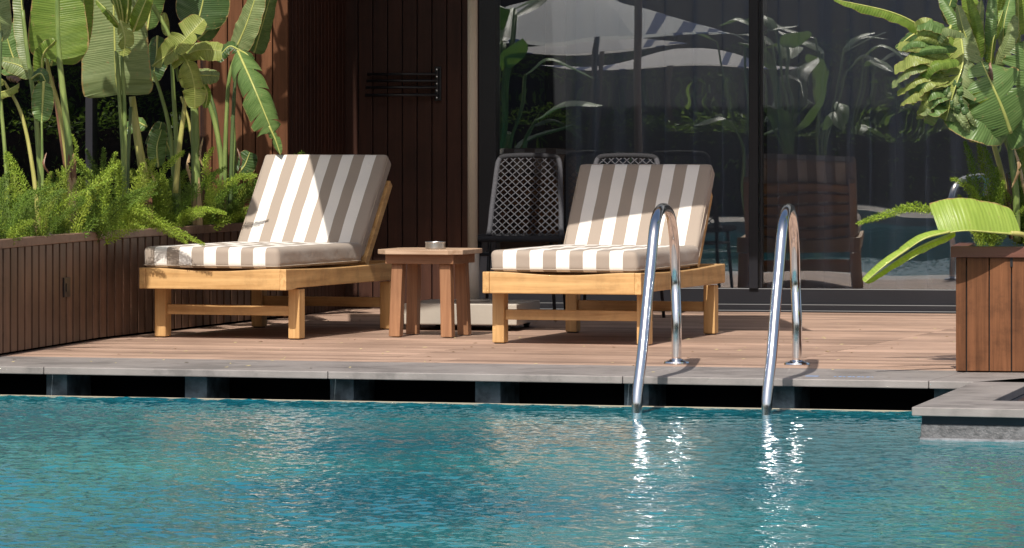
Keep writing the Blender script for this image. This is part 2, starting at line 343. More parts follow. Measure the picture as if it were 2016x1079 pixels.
def glass_mat():
    m = bpy.data.materials.new('door_glass'); n, nd, ln, p = nodes(m); nd.remove(p)
    tr = nd.new('ShaderNodeBsdfTransparent'); tr.inputs[0].default_value = (0.90, 0.92, 0.93, 1)
    gl = nd.new('ShaderNodeBsdfGlossy'); gl.inputs['Roughness'].default_value = 0.0; gl.inputs[0].default_value = (1, 1, 1, 1)
    fr = nd.new('ShaderNodeFresnel'); fr.inputs[0].default_value = 2.25
    tc = nd.new('ShaderNodeTexCoord'); t = nd.new('ShaderNodeTexNoise'); t.inputs['Scale'].default_value = 1.1; t.inputs['Detail'].default_value = 1
    mp = nd.new('ShaderNodeMapping'); mp.inputs['Scale'].default_value = (1.0, 1.0, 1.6); ln.new(tc.outputs['Object'], mp.inputs[0]); ln.new(mp.outputs[0], t.inputs['Vector'])
    b = nd.new('ShaderNodeBump'); b.inputs['Strength'].default_value = 0.12; b.inputs['Distance'].default_value = 0.02; ln.new(t.outputs[0], b.inputs['Height'])
    ln.new(b.outputs[0], gl.inputs['Normal'])
    ms = nd.new('ShaderNodeMixShader'); ln.new(fr.outputs[0], ms.inputs[0]); ln.new(tr.outputs[0], ms.inputs[1]); ln.new(gl.outputs[0], ms.inputs[2])
    ln.new(ms.outputs[0], nd['Material Output'].inputs['Surface']); return m
M['glass'] = glass_mat()
def sheer():
    m = bpy.data.materials.new('sheer_curtain'); n, nd, ln, p = nodes(m); nd.remove(p)
    d = nd.new('ShaderNodeBsdfDiffuse'); d.inputs[0].default_value = (0.86, 0.88, 0.95, 1); t = nd.new('ShaderNodeBsdfTranslucent'); t.inputs[0].default_value = (0.8, 0.82, 0.9, 1)
    a = nd.new('ShaderNodeMixShader'); a.inputs[0].default_value = 0.35; tr = nd.new('ShaderNodeBsdfTransparent'); b = nd.new('ShaderNodeMixShader'); b.inputs[0].default_value = 0.48
    ln.new(d.outputs[0], a.inputs[1]); ln.new(t.outputs[0], a.inputs[2]); ln.new(tr.outputs[0], b.inputs[1]); ln.new(a.outputs[0], b.inputs[2]); ln.new(b.outputs[0], nd['Material Output'].inputs['Surface'])
    return m
M['curtain'] = sheer()

# ------------------------------------------------------------------ pool, coping, deck
eu = Vector((math.cos(R(EDGE)), -math.sin(R(EDGE)), 0))      # along the pool edge (to the right)
ev = Vector((math.sin(R(EDGE)), math.cos(R(EDGE)), 0))       # away from the pool
E0 = floor_at(0, 721)                                        # a point of the coping's front edge
def edge_u(px, py=None):                                     # along-edge coordinate of an image column
    t = (px - 1008) / F                                      # ray X = t*Y ; solve E0 + u*eu
    return (t * E0.y - E0.x) / (eu.x - t * eu.y)
def EP(u, v, z=0.0): p = E0 + eu * u + ev * v; return Vector((p.x, p.y, z))
ME = Matrix(((eu.x, ev.x, 0, E0.x), (eu.y, ev.y, 0, E0.y), (0, 0, 1, 0), (0, 0, 0, 1)))
WZ = -0.125
COP = 0.86
uc = edge_u(1915)                                            # inner corner where the coping turns towards the viewer

g = MB(); g.box(-400, 400, -400, 400, -0.62, -0.6)
tag(g.build('ground', M['paving']), kind='structure')

mb = MB(); seams = [edge_u(645) + 1.33 * k for k in range(-6, 8)]
for a, b in zip(seams[:-1], seams[1:]):
    mb.box(a + 0.0015, b - 0.0015, 0, COP, -0.033, 0, ME)
tag(mb.build('pool_coping', M['stone'], bevel=0.004), kind='structure')

# deck boards
mb = MB(); rnd = random.Random(3)
bw = 0.142
for k in range(62):
    v0 = COP + 0.003 + k * bw
    cuts = [-7.0]; x = -7.0 + rnd.uniform(1.5, 4)
    while x < 9: cuts.append(x); x += 2.9 if k % 2 else 3.1
    cuts.append(9.0)
    cuts = [-7.0] + ([edge_u(600) + (0.32 if k < 3 else 0)] if k < 9 else [rnd.uniform(-3, -1)]) + [edge_u(1640) - 0.55 + 0.0 * k, 9.0]
    for a, b in zip(cuts[:-1], cuts[1:]):
        mb.box(a + 0.002, b - 0.002, v0, v0 + bw - 0.005, -0.025, 0, ME)
tag(mb.build('deck', M['deck'], bevel=0.0015, segs=1), kind='structure')
mb = MB(); mb.box(-7, 9, COP + 0.01, 10, -0.6, -0.03, ME)
tag(mb.build('deck_bed', M['tile_dark']), kind='structure')

# gutter under the coping with stone supports
gut = empty('pool_gutter', EP(0, 0, 0), -R(EDGE), 'black tiled overflow gutter under the pool coping', 'gutter')
mb = MB(); mb.box(-7, uc + 1.5, 0.42, 0.46, -0.58, -0.034); mb.box(-7, uc + 1.5, -0.03, 0.42, -0.58, -0.3)
mb.build('gutter_wall', mat('gutter_tile', (0.004, 0.005, 0.008), 0.6, spec=0.1), gut)
for px, wd in ((-205, 0.10), (72, 0.10), (346, 0.105), (633, 0.11), (920, 0.115), (1215, 0.11), (1500, 0.115), (1828, 0.11)):
    u = edge_u(px)
    mb = MB(); mb.box(u, u + wd, 0.11, 0.40, -0.32, -0.0335)
    mb.build('support_block', M['pier'], gut, bevel=0.004)
mb = MB(); mb.box(-7, uc + 0.6, -0.075, -0.067, -0.60, -0.1215)
tag(mb.build('pool_lip', M['lip'], loc=EP(0, 0, 0), bevel=0.002), 'thin pale overflow lip along the waterline under the coping', 'pool edge')
bpy.data.objects['pool_lip'].rotation_euler = (0, 0, -R(EDGE))

# corner where the coping steps forward on the right
c_in = floor_at(1915, 752); c_out = floor_at(1795, 801.5)
td = (c_out - c_in).normalized(); tr_ = Vector((-td.y, td.x, 0))   # to the right along the front
fa = floor_at(2016, 806) - c_out; fa.z = 0; fa.normalize()
h0 = floor_at(1954, 788.5)
def q(*ps): return [(p.x, p.y) for p in ps]
cb_ = c_in + ev * 0.9
ledge = empty('pool_corner_ledge', c_out, 0, 'grey stone ledge on a stone block where the coping turns the corner at right', 'pool ledge')
def rel(ps): return [(p[0] - c_out.x, p[1] - c_out.y) for p in ps]
ri = h0 - td * 1.5; 
mb = MB(); ln_ = (c_in - c_out).length
inn0 = h0; inn1 = h0 + (c_in - c_out)
mb.prism(rel(q(c_out, c_out + fa * 4.0, h0 + fa * 3.7, h0)), -0.033, 0.0)
mb.prism(rel(q(c_out, h0, inn1, c_in)), -0.033, 0.0)
mb.build('top_slab', M['stone'], ledge, bevel=0.003)
# block below
bi = 0.03
b0 = c_out + fa * bi + (c_in - c_out).normalized() * 0.035
mb = MB(); mb.prism(rel(q(b0, b0 + fa * 3.9, b0 + fa * 3.9 + ev * 1.7, b0 + (c_in - c_out))), -0.60, -0.066)
mb.build('stone_block', M['block'], ledge, bevel=0.003)
mb = MB(); b2 = b0 - fa * 0.003 + td * 0.003; mb.prism(rel(q(b2, b2 + fa * 3.85, b2 + fa * 3.85 + ev * 0.02, b2 + ev * 0.02)), -0.14, -0.118); mb.build('waterline_band', mat('pale_band', (0.24, 0.24, 0.26), 0.6, var=0.5, scale=25), ledge)  # thin pale band along the block at water level
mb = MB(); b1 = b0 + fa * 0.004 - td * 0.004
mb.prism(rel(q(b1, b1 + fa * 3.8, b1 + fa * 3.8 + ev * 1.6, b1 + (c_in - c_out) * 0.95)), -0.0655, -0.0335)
mb.build('dark_joint', M['tile_dark'], ledge)  # dark band between slab and block, modelled as a tile strip

# water: real displaced ripples, fine where the camera looks
xs = np.unique(np.concatenate([np.linspace(-9, -2.5, 40), np.linspace(-2.5, 2.5, 800), np.linspace(2.5, 9, 40)]))
ys = np.unique(np.concatenate([np.linspace(1.5, 13.2, 120), np.linspace(13.2, 19.2, 640), np.linspace(19.2, 22.2, 300), np.linspace(22.2,24.5,30)]))
X, Y = np.meshgrid(xs, ys)
rs = np.random.RandomState(5)
Z = np.zeros_like(X); 
for i in range(90):
    lam = 0.024 * (9.0 ** rs.rand() ** 1.1); th = rs.rand() * 2 * math.pi
    k = 2 * math.pi / lam; slope = 0.016 if lam > 0.09 else 0.023
    amp = slope / k
    ph = rs.rand() * 6.28
    wob = 0.6 * np.sin(0.9 * X * math.cos(th + 1) + 0.9 * Y * math.sin(th + 1) + ph * 2)
    Z += amp * np.sin(k * (X * math.cos(th) + Y * math.sin(th)) + ph + wob * 2)
calm = 0.75 + 0.35 * np.sin(0.8 * X + 0.5 * Y + 1.0) * np.sin(0.45 * Y - 0.6 * X)
Z = Z * np.clip(calm, 0.45, 1.2)
# clip the sheet at the lip: rows beyond the lip collapse onto it
d = (X - E0.x) * ev.x + (Y - E0.y) * ev.y
lim = -0.070
over = np.clip(d - lim, 0, None)
X2 = X - over * ev.x; Y2 = Y - over * ev.y
Z = np.where(over > 0, Z * 0.3, Z)
nx, ny = len(xs), len(ys)
co = np.stack([X2, Y2, WZ + Z], -1).reshape(-1, 3).astype(np.float32)
idx = np.arange(nx * ny).reshape(ny, nx)
ov = over > 0
keep = ~(ov[:-1, :-1] & ov[1:, :-1] & ov[:-1, 1:] & ov[1:, 1:])
fc = np.stack([idx[:-1, :-1], idx[:-1, 1:], idx[1:, 1:], idx[1:, :-1]], -1)[keep].reshape(-1, 4).astype(np.int32)
me = bpy.data.meshes.new('pool_water')
me.vertices.add(len(co)); me.vertices.foreach_set('co', co.ravel())
me.loops.add(fc.size); me.loops.foreach_set('vertex_index', fc.ravel())
me.polygons.add(len(fc)); me.polygons.foreach_set('loop_start', np.arange(0, fc.size, 4, dtype=np.int32))
me.polygons.foreach_set('use_smooth', np.ones(len(fc), dtype=bool))
me.update(calc_edges=True)
wm = bpy.data.materials.new('pool_water'); n, nd, ln, p = nodes(wm); me.materials.append(wm)
tc = nd.new('ShaderNodeTexCoord'); t = nd.new('ShaderNodeTexNoise'); t.inputs['Scale'].default_value = 0.55; t.inputs['Detail'].default_value = 3
ln.new(tc.outputs['Object'], t.inputs['Vector'])
r = ramp(nd, [(0.35, (0.009, 0.138, 0.190)), (0.65, (0.026, 0.205, 0.228))]); ln.new(t.outputs[0], r.inputs[0]); ln.new(r.outputs[0], p.inputs['Base Color'])
p.inputs['Roughness'].default_value = 0.03; p.inputs['IOR'].default_value = 1.33
t2 = nd.new('ShaderNodeTexNoise'); t2.inputs['Scale'].default_value = 48; t2.inputs['Detail'].default_value = 3; ln.new(tc.outputs['Object'], t2.inputs['Vector'])
b = nd.new('ShaderNodeBump'); b.inputs['Strength'].default_value = 0.15; b.inputs['Distance'].default_value = 0.003; ln.new(t2.outputs[0], b.inputs['Height']); ln.new(b.outputs[0], p.inputs['Normal'])
wo = bpy.data.objects.new('pool_water', me); col.objects.link(wo); tag(wo, kind='structure')

# paving on the other sides of the pool
mb = MB(); mb.box(-40, 40, -40, 1.6, -0.5, 0); mb.box(-40, -8.9, 1.6, 24, -0.5, 0); mb.box(8.9, 40, 1.6, 20, -0.5, 0)
tag(mb.build('paving', M['paving']), kind='structure')

# ------------------------------------------------------------------ building
WY = 11.0
wu = Vector((math.cos(R(WY)), -math.sin(R(WY)), 0)); wn = Vector((math.sin(R(WY)), math.cos(R(WY)), 0))
W0 = Vector((-1.24, 28.18, 0))                               # recess, left end of the plank wall
MW = Matrix(((wu.x, wn.x, 0, W0.x), (wu.y, wn.y, 0, W0.y), (0, 0, 1, 0), (0, 0, 0, 1)))
def wall_u(px, v=0.0):
    t = (px - 1008) / F; o = W0 + wn * v
    return (t * o.y - o.x) / (wu.x - t * wu.y)
def wall_z(px, py, v=0.0):
    u = wall_u(px, v); p = W0 + wn * v + wu * u; return EYE - (py - HZ) * p.y / F

u1 = wall_u(937)
wallo = empty('plank_wall', W0, -R(WY), 'dark brown vertical plank wall behind the side table, left of the glass doors', 'wall')
mb = MB(); x = 0.0; pw = 0.088
while x < u1 + 0.02: mb.box(x, min(x + pw - 0.006, u1 + 0.02), 0, 0.03, 0, 3.3); x += pw
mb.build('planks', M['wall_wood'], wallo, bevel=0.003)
mb = MB(); mb.box(-0.3, u1, 0.022, 0.2, 0, 3.3); mb.build('backing', M['black'], wallo)

# sunlit plank panel (front face of the left wing) and the wing's glass
LV = -1.45
p0 = W0 + wn * LV
ucr = wall_u(566, LV); ul0 = wall_u(415, LV)
wing = empty('plank_pier', p0, -R(WY), 'sunlit reddish brown plank pier behind the banana plants', 'wall')
mb = MB(); x = ucr
wds = [0.088, 0.098, 0.072, 0.088, 0.088]
i = 0
while x > ul0 - 0.02: wd = wds[i % 5]; mb.box(x - wd + 0.006, x, 0, 0.03, 0, 3.3); x -= wd; i += 1
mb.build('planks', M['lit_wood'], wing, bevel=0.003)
mb = MB(); mb.box(ul0 - 0.02, ucr - 0.004, 0.026, 0.12, 0, 3.3); mb.build('backing', M['black'], wing)
mb = MB(); y = 0.032
while y < -LV: mb.box(ucr - 0.03, ucr, y, y + 0.082, 0, 3.3); y += 0.088
mb.build('return_planks', M['wall_wood'], wing, bevel=0.003)

# left window with its own dark room
lw = empty('left_window', p0, -R(WY), 'tall dark window behind the left banana plants', 'window')
mb = MB(); mb.box(ul0 - 4.2, ul0 - 0.03, 0.05, 0.058, 0.12, 3.2); mb.build('pane', M['glass'], lw)
mb = MB(); mb.box(ul0 - 4.2, ul0 - 0.03, 0.02, 0.09, 0, 0.12)
for px in (175, -260): u = wall_u(px, LV); mb.box(u - 0.02, u + 0.02, 0.0, 0.1, 0.12, 3.2)
mb.box(ul0 - 0.06, ul0 - 0.025, 0.0, 0.1, 0.12, 3.2); mb.build('window_frame', M['frame'], lw)
mb = MB(); mb.box(ul0 - 4.2, ul0 - 0.1, 1.2, 1.25, 0, 3.2); mb.box(ul0 - 0.1, ul0 - 0.07, 0.1, 1.2, 0, 3.2); mb.box(ul0 - 4.2, ul0 - 0.1, 0.1, 1.2, 3.2, 3.25); mb.box(ul0 - 4.2, ul0-0.1, 0.1, 1.2, 0.0, 0.02)
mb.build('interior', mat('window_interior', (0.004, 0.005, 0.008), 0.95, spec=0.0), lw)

# sliding glass doors
uA = wall_u(937); uB = wall_u(978); uM0 = wall_u(1475); uM1 = wall_u(1493); uR = uM1 + 1.75
gd = empty('glass_doors', W0, -R(WY), 'black framed floor to ceiling sliding glass doors reflecting parasols and plants', 'glass door')
mb = MB()
mb.box(uA + 0.0201, uB, -0.03, 0.12, 0.0, 3.3)
mb.build('door_jamb', M['frame'], gd, bevel=0.004)
mb = MB(); mb.box(uM0, uM1, -0.02, 0.09, 0.13, 3.2); mb.box(uM1 + 0.01, uM1 + 0.022, 0.0, 0.03, 0.13, 3.2); mb.build('mullion', M['frame'], gd, bevel=0.003)
mb = MB(); mb.box(uR, uR + 0.06, -0.02, 0.09, 0.13, 3.2); mb.build('mullion', M['frame'], gd, bevel=0.003)
mb = MB(); mb.box(uB, uR + 2.2, 0.0, 0.09, 0.02, 0.132); mb.build('bottom_rail', M['frame'], gd, bevel=0.004)
mb = MB(); mb.box(uB - 0.2, uR + 2.2, -0.10, 0.0, 0.0, 0.045); mb.box(uB - 0.2, uR + 2.2, -0.14, -0.10, 0.0, 0.012); mb.build('threshold', M['frame'], gd, bevel=0.003)
for a, b in ((uB, uM0), (uM1, uR), (uR + 0.06, uR + 2.2)):
    mb = MB(); mb.box(a, b, 0.03, 0.036, 0.132, 3.2); mb.build('pane', M['glass'], gd)
# curtain behind the glass
def curtain(a, b, v, seed):
    rn = random.Random(seed); mb = MB(); vs = []; x0 = a
    while x0 < b:
        per = rn.uniform(0.10, 0.19); A = per * rn.uniform(0.24, 0.50); D = rn.uniform(0.03, 0.09)
        for k in range(22):
            t = k / 22; vs.append((x0 + per * t + A * math.sin(2 * math.pi * t), v + D * (1 - math.cos(2 * math.pi * t)) / 2 + 0.006 * math.sin(x0 * 9)))
        x0 += per
    n_ = len(vs); V = [(x, y, 0.03) for x, y in vs] + [(x, y, 3.2) for x, y in vs]
    mb.add(V, [(i, i+1, n_+i+1, n_+i) for i in range(n_-1)])
    o = mb.build('curtain', M['curtain'], None, smooth=True, loc=W0); o.rotation_euler = (0, 0, -R(WY)); return o
tag(curtain(wall_u(1100), uM0 - 0.01, 0.22, 1), 'grey sheer curtain hanging behind the left glass door pane', 'curtain', 'curtains behind the glass doors')
tag(curtain(uM1 + 0.02, uR + 2.0, 0.22, 4), 'grey sheer curtain hanging behind the right glass door pane', 'curtain', 'curtains behind the glass doors')
mb = MB(); mb.box(uB - 0.2, uR + 2.2, 2.6, 2.65, 0, 3.3); mb.box(uB - 0.25, uB - 0.2, 0.15, 2.6, 0, 3.3); mb.box(uR + 2.2, uR + 2.25, 0.1, 2.6, 0, 3.3); mb.box(uB - 0.2, uR + 2.2, 0.12, 2.6, 0.0, 0.02)  # open top, an invented skylight that brightens the curtains from behind
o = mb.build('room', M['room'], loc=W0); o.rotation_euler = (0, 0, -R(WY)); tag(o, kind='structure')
# roof slab over the recess
roof = MB(); roof.prism([(-0.0, 0.0), (8.5, 0.0), (8.5, 3.1), (-0.0, 3.1)], 0, 0.35)
ro = roof.build('roof', M['white_wall'], loc=W0 + wu * (ucr) - wn * 2.50 + Vector((0, 0, 3.05))); ro.rotation_euler = (0, 0, -R(WY))
tag(ro, 'flat roof slab overhanging the recessed terrace wall', 'roof')

# towel rack
uk = wall_u(863); zk = wall_z(863, 165)
tr0 = empty('towel_rack', W0 + wu * uk - wn * 0.0, -R(WY), 'black wall mounted rack with four swivel bars on the plank wall', 'towel rack')
mb = MB(); mb.box(-0.019, 0.019, -0.016, -0.002, zk - 0.10, zk + 0.10); mb.build('wall_plate', M['black'], tr0, bevel=0.003)
mb = MB(); mb.tube([(0, -0.035, zk - 0.095), (0, -0.035, zk + 0.095)], 0.008)
mb.box(-0.012, 0.012, -0.035, -0.016, zk + 0.085, zk + 0.095); mb.box(-0.012, 0.012, -0.035, -0.016, zk - 0.095, zk - 0.085); mb.build('pivot', M['black'], tr0)
for k, py in enumerate((146, 159, 172, 187)):
    z = wall_z(863, py); mb = MB(); mb.tube([(0.006, -0.035, z), (-0.20, -0.045 - 0.01*k, z + 0.0), (-0.41, -0.055 - 0.02 * k, z - 0.001)], 0.0085); mb.build('bar', M['black'], tr0, smooth=True)
for k in range(5):
    mb = MB(); z = zk - 0.082 + 0.041 * k; mb.lathe([(0.0001, 0), (0.005, 0), (0.005, 0.003), (0.0001, 0.004)], (0, 0, 0), 10)
    mb.v = [(v[0], -0.046 - v[2], z + v[1]) for v in mb.v]; mb.build('screw', M['brushed'], tr0)

# ------------------------------------------------------------------ loungers
def rounded_box(cx, cy, cz, sx, sy, sz, r, puff=0.0, n=(26, 30, 6), seed=0, wr=0.0):
    """cushion: box surface grid with round edges; returns MB"""
    mb = MB(); hx, hy, hz = sx/2, sy/2, sz/2
    def line(h, k):
        a = [-h + r * (1 - math.cos(i / 4 * math.pi / 2)) for i in range(4)]
        m = list(np.linspace(-h + r, h - r, k)); return a + m + [-x for x in reversed(a)]
    LX, LY, LZ = line(hx, n[0]), line(hy, n[1]), line(hz, n[2])
    def put(x, y, z):
        c = Vector((max(-hx+r, min(hx-r, x)), max(-hy+r, min(hy-r, y)), max(-hz+r, min(hz-r, z))))
        d = Vector((x, y, z)) - c
        if d.length > 1e-9: c = c + d.normalized() * r
        u, v = c.x / hx, c.y / hy
        f = max(0, 1 - abs(u) ** 4) * max(0, 1 - abs(v) ** 4)
        c.z += (1 if c.z > 0 else -0.15) * puff * f * (abs(c.z) / hz)
        if wr:
            c.z += wr * (math.sin(c.x * 19 + seed) * math.sin(c.y * 13 + 2 * seed) * 0.6 + 0.5 * math.sin(c.y * 31 + c.x * 9 + seed)) * f
            k = max(0, abs(v) - 0.8) * 5
            c.y += 0.5 * wr * math.sin(c.x * 23 + seed) * k * (1 if v > 0 else -1)
            c.x += wr * 0.8 * math.sin(c.y * 21 + c.z * 30 + seed) * max(0, abs(u) - 0.8) * 5
        return (c.x + cx, c.y + cy, c.z + cz)
    def grid(A, B, fn, flip):
        vs = [put(*fn(a, b)) for a in A for b in B]; nb = len(B)
        fs = []
        for i in range(len(A)-1):
            for j in range(nb-1):
                q_ = (i*nb+j, (i+1)*nb+j, (i+1)*nb+j+1, i*nb+j+1); fs.append(q_[::-1] if flip else q_)
        mb.add(vs, fs)
    grid(LX, LY, lambda a, b: (a, b, hz), False); grid(LX, LY, lambda a, b: (a, b, -hz), True)
    grid(LX, LZ, lambda a, b: (a, -hy, b), False); grid(LX, LZ, lambda a, b: (a, hy, b), True)
    grid(LY, LZ, lambda a, b: (hx, a, b), False); grid(LY, LZ, lambda a, b: (-hx, a, b), True)
    # weld
    key = {}; remap = []; nv = []
    for v in mb.v:
        k = (round(v[0], 5), round(v[1], 5), round(v[2], 5))
        if k not in key: key[k] = len(nv); nv.append(v)
        remap.append(key[k])
    mb.v = nv; fs = []
    for f in mb.f:
        g_ = []
        for i in f:
            j = remap[i]
            if j not in g_: g_.append(j)
        if len(g_) > 2: fs.append(tuple(g_))
    mb.f = fs
    return mb

def make_lounger(origin, yaw, label, hinge=1.15, tilt=50, bh=0.64, legset=0.16, W=0.79, seed=0, sw=0.0655, cush=(0.012, 0.72)):
    L = 1.62; zt, zb = 0.357, 0.252
    root = empty('sun_lounger', origin, -R(yaw), label, 'sun lounger', 'sun loungers on the deck')
    MSt = stripes('seat_stripes_%d' % seed, sw, off=-cush[0] / sw, lo=cush[0] + 0.01, hi=cush[0] + cush[1] - 0.012)
    bw_ = cush[1] - 0.035; bx0 = cush[0] + 0.024; bsw = bw_ / 11
    MSb = stripes('back_stripes_%d' % seed, bsw, off=-bx0 / bsw, lo=bx0 + 0.008, hi=bx0 + bw_ - 0.01)
    # frame rails
    mb = MB(); n_ = 24; vs = []; t_ = 0.034
    for i in range(n_ + 1):
        x = 0.0345 + (W - 0.069) * i / n_; sag = 0.015 * math.sin(math.pi * i / n_) ** 2
        for y in (0.003, t_): vs += [(x, y, zb), (x, y, zt - sag)]
    fs = []
    for i in range(n_):
        a = 4*i; b_ = a + 4
        fs += [(a, b_, b_+1, a+1), (a+2, a+3, b_+3, b_+2), (a+1, b_+1, b_+3, a+3), (a, a+2, b_+2, b_)]
    fs += [(0, 1, 3, 2), (4*n_, 4*n_+2, 4*n_+3, 4*n_+1)]
    mb.add(vs, fs); mb.build('front_rail', M['teak_x'], root, bevel=0.004)
    for s in (0, 1):
        x0 = 0.0 if s == 0 else W - 0.034
        mb = MB(); n_ = 20; vs = []
        for i in range(n_ + 1):
            y = L * i / n_; sag = 0.012 * math.sin(math.pi * i / n_)
            vs += [(x0, y, zb + (0.008 if i > 1 else 0)), (x0 + 0.034, y, zb + (0.008 if i > 1 else 0)), (x0 + 0.034, y, zt - sag), (x0, y, zt - sag)]
        fs = [(4*i+k, 4*i+4+k, 4*i+4+(k+1) % 4, 4*i+(k+1) % 4) for i in range(n_) for k in range(4)] + [(0, 1, 2, 3), (4*n_+3, 4*n_+2, 4*n_+1, 4*n_)]
        mb.add(vs, fs); mb.build('side_rail', M['teak_y'], root, bevel=0.004)
    mb = MB(); mb.box(0.036, W - 0.036, L - 0.034, L, zb + 0.01, zt); mb.build('rear_rail', M['teak_x'], root, bevel=0.004)
    mb = MB(); y = 0.06
    while y < hinge + 0.02: mb.box(0.036, W - 0.036, y, y + 0.06, zt - 0.035, zt - 0.013); y += 0.085
    mb.build('seat_slats', M['teak_x'], root, bevel=0.003)
    # legs
    for lx in (0.0035, W - 0.0635):
        for ly in (legset, L - 0.20):
            mb = MB(); mb.box(lx, lx + 0.06, ly, ly + 0.075, 0.006, zb + (0.0 if True else 0)); 
            mb.build('leg', M['teak_z'], root, bevel=0.004)
            mb = MB(); mb.box(lx + 0.008, lx + 0.052, ly + 0.01, ly + 0.065, 0.0, 0.0055); mb.build('foot_pad', M['rubber'], root)
    for ly in (legset, L - 0.20):
        mb = MB(); mb.box(0.064, W - 0.064, ly + 0.02, ly + 0.055, 0.118, 0.168); mb.build('stretcher', M['teak_x'], root, bevel=0.003)
    # seat cushion
    cx0, cw = cush
    mb = rounded_box(cx0 + cw/2, (hinge + 0.0)/2 + 0.008, zt + 0.0525, cw, hinge - 0.01, 0.104, 0.026, 0.003, seed=seed, wr=0.0035)
    sc_ = mb.build('seat_cushion', MSt, root, smooth=True)
    # back: tilted frame + cushion
    a = R(tilt)   # from horizontal
    hy, hz = hinge + 0.02, zt + 0.004
    def BT(x, l, t): return (x, hy + l * math.cos(a) - t * math.sin(a), hz + l * math.sin(a) + t * math.cos(a))
    y1 = bh - 0.10
    for x0 in (0.04, W - 0.085):
        mb = MB()
        P = [(x0, 0, -0.045), (x0 + 0.045, 0, -0.045), (x0 + 0.045, 0, 0), (x0, 0, 0)]
        vs = [BT(px_, 0.0, t) for px_, _, t in P] + [BT(px_, y1, t) for px_, _, t in P]
        mb.add(vs, [(0,3,2,1),(4,5,6,7),(0,1,5,4),(1,2,6,5),(2,3,7,6),(3,0,4,7)])
        mb.build('back_post', M['teak_y'], root, bevel=0.003)
    mb = MB(); l = 0.03
    while l < y1 - 0.05:
        P = [(0.085, l), (W - 0.085, l), (W - 0.085, l + 0.055), (0.085, l + 0.055)]
        vs = [BT(x, ll, -0.030) for x, ll in P] + [BT(x, ll, -0.008) for x, ll in P]
        mb.add(vs, [(0,3,2,1),(4,5,6,7),(0,1,5,4),(1,2,6,5),(2,3,7,6),(3,0,4,7)]); l += 0.085
    mb.build('back_slats', M['teak_x'], root, bevel=0.002)
    th = 0.072
    mb = rounded_box(bw_/2, bh/2, 0, bw_, bh, th, 0.017, 0.004, seed=seed + 3, wr=0.004)
    mb.v = [BT(v[0] + bx0, v[1] + 0.02, v[2] + th/2 + 0.003) for v in mb.v]
    bc = mb.build('back_cushion', MSb, root, smooth=True)
    # seam piping
    mb = MB(); r_ = 0.0026; e = 0.012
    def loopp(x0, x1, y0, y1, z, f):
        pts = []; rr = 0.03
        for (cx_, cy_, a0) in ((x1-rr, y0+rr, -90), (x1-rr, y1-rr, 0), (x0+rr, y1-rr, 90), (x0+rr, y0+rr, 180)):
            for k in range(5): t = R(a0 + 90*k/4); pts.append(f(cx_ + rr*math.cos(t), cy_ + rr*math.sin(t), z))
        return pts
    mb.tube(loopp(cx0 - 0.0, cx0 + cw, 0.008, hinge - 0.003, zt + 0.013, lambda x, y, z: (x, y, z)), r_, 6, closed=True)
    mb.build('seam', M['piping'], sc_, smooth=True)
    mb = MB(); mb.tube(loopp(bx0, bx0 + bw_, 0.02, bh + 0.02, 0.012, lambda x, y, z: BT(x, y, z)), r_, 6, closed=True)
    mb.tube(loopp(bx0, bx0 + bw_, 0.02, bh + 0.02, th - 0.010, lambda x, y, z: BT(x, y, z)), r_, 6, closed=True)
    mb.build('seam', M['piping'], bc, smooth=True)
    return root
def origin_from_right(px, Y, yaw, W): 
    X = (px - 1008) / F * Y
    return (X - W * math.cos(R(yaw)), Y + W * math.sin(R(yaw)), 0)
make_lounger(origin_from_right(563, 23.84, 20, 0.795), 20, 'left sun lounger, striped cushion split lengthwise by a slanting shadow', W=0.795, hinge=1.14, tilt=50, bh=0.645, legset=0.18, seed=1, sw=0.0667, cush=(0.014, 0.734))
make_lounger(origin_from_right(1262, 23.22, 17, 0.80), 17, 'right sun lounger, striped cushion shaded across its top, behind a steel handrail', W=0.80, hinge=1.19, tilt=53, bh=0.565, legset=0.15, seed=2, sw=0.0672, cush=(0.035, 0.74))

# ------------------------------------------------------------------ side table and ashtray
T0 = Vector(((847-1008)/F*24.4, 24.42, 0)); tyaw = 17
tb = empty('side_table', T0, -R(tyaw), 'small reddish wooden side table between the two loungers', 'side table')
h_ = 0.225; c_ = 0.06; zt = 0.443
poly = [(-h_+c_, -h_), (h_-c_, -h_), (h_, -h_+c_), (h_, h_-c_), (h_-c_, h_), (-h_+c_, h_), (-h_, h_-c_), (-h_, -h_+c_)]
mb = MB()
mb.prism(poly, zt - 0.024, zt); mb.build('table_top', M['table_top'], tb, bevel=0.003)
a_ = 0.18
for s, nm in ((-1, 0), (1, 0)):
    mb = MB(); mb.box(-a_, a_, s*a_ - 0.011 + (0.011 if s < 0 else -0.011), s*a_ + 0.011 + (0.011 if s < 0 else -0.011), zt - 0.072, zt - 0.0245); mb.build('apron', M['red_x'], tb, bevel=0.002)
    mb = MB(); x = s*a_ - s*0.011; mb.box(x - 0.011, x + 0.011, -a_ + 0.023, a_ - 0.023, zt - 0.072, zt - 0.0245); mb.build('apron', M['red_x'], tb, bevel=0.002)
for sx in (-1, 1):
    for sy in (-1, 1):
        mb = MB(); cx_, cy_ = sx*(a_-0.054), sy*(a_-0.054)
        cx2, cy2 = cx_ + sx*0.012, cy_ + sy*0.012
        hh = 0.029
        vs = [(cx2 + a*hh, cy2 + b*hh, 0.004) for a, b in ((-1,-1),(1,-1),(1,1),(-1,1))] + [(cx_ + a*hh, cy_ + b*hh, zt - 0.0725) for a, b in ((-1,-1),(1,-1),(1,1),(-1,1))]
        mb.add(vs, [(0,3,2,1),(4,5,6,7),(0,1,5,4),(1,2,6,5),(2,3,7,6),(3,0,4,7)]); mb.build('leg', M['red_z'], tb, bevel=0.003)
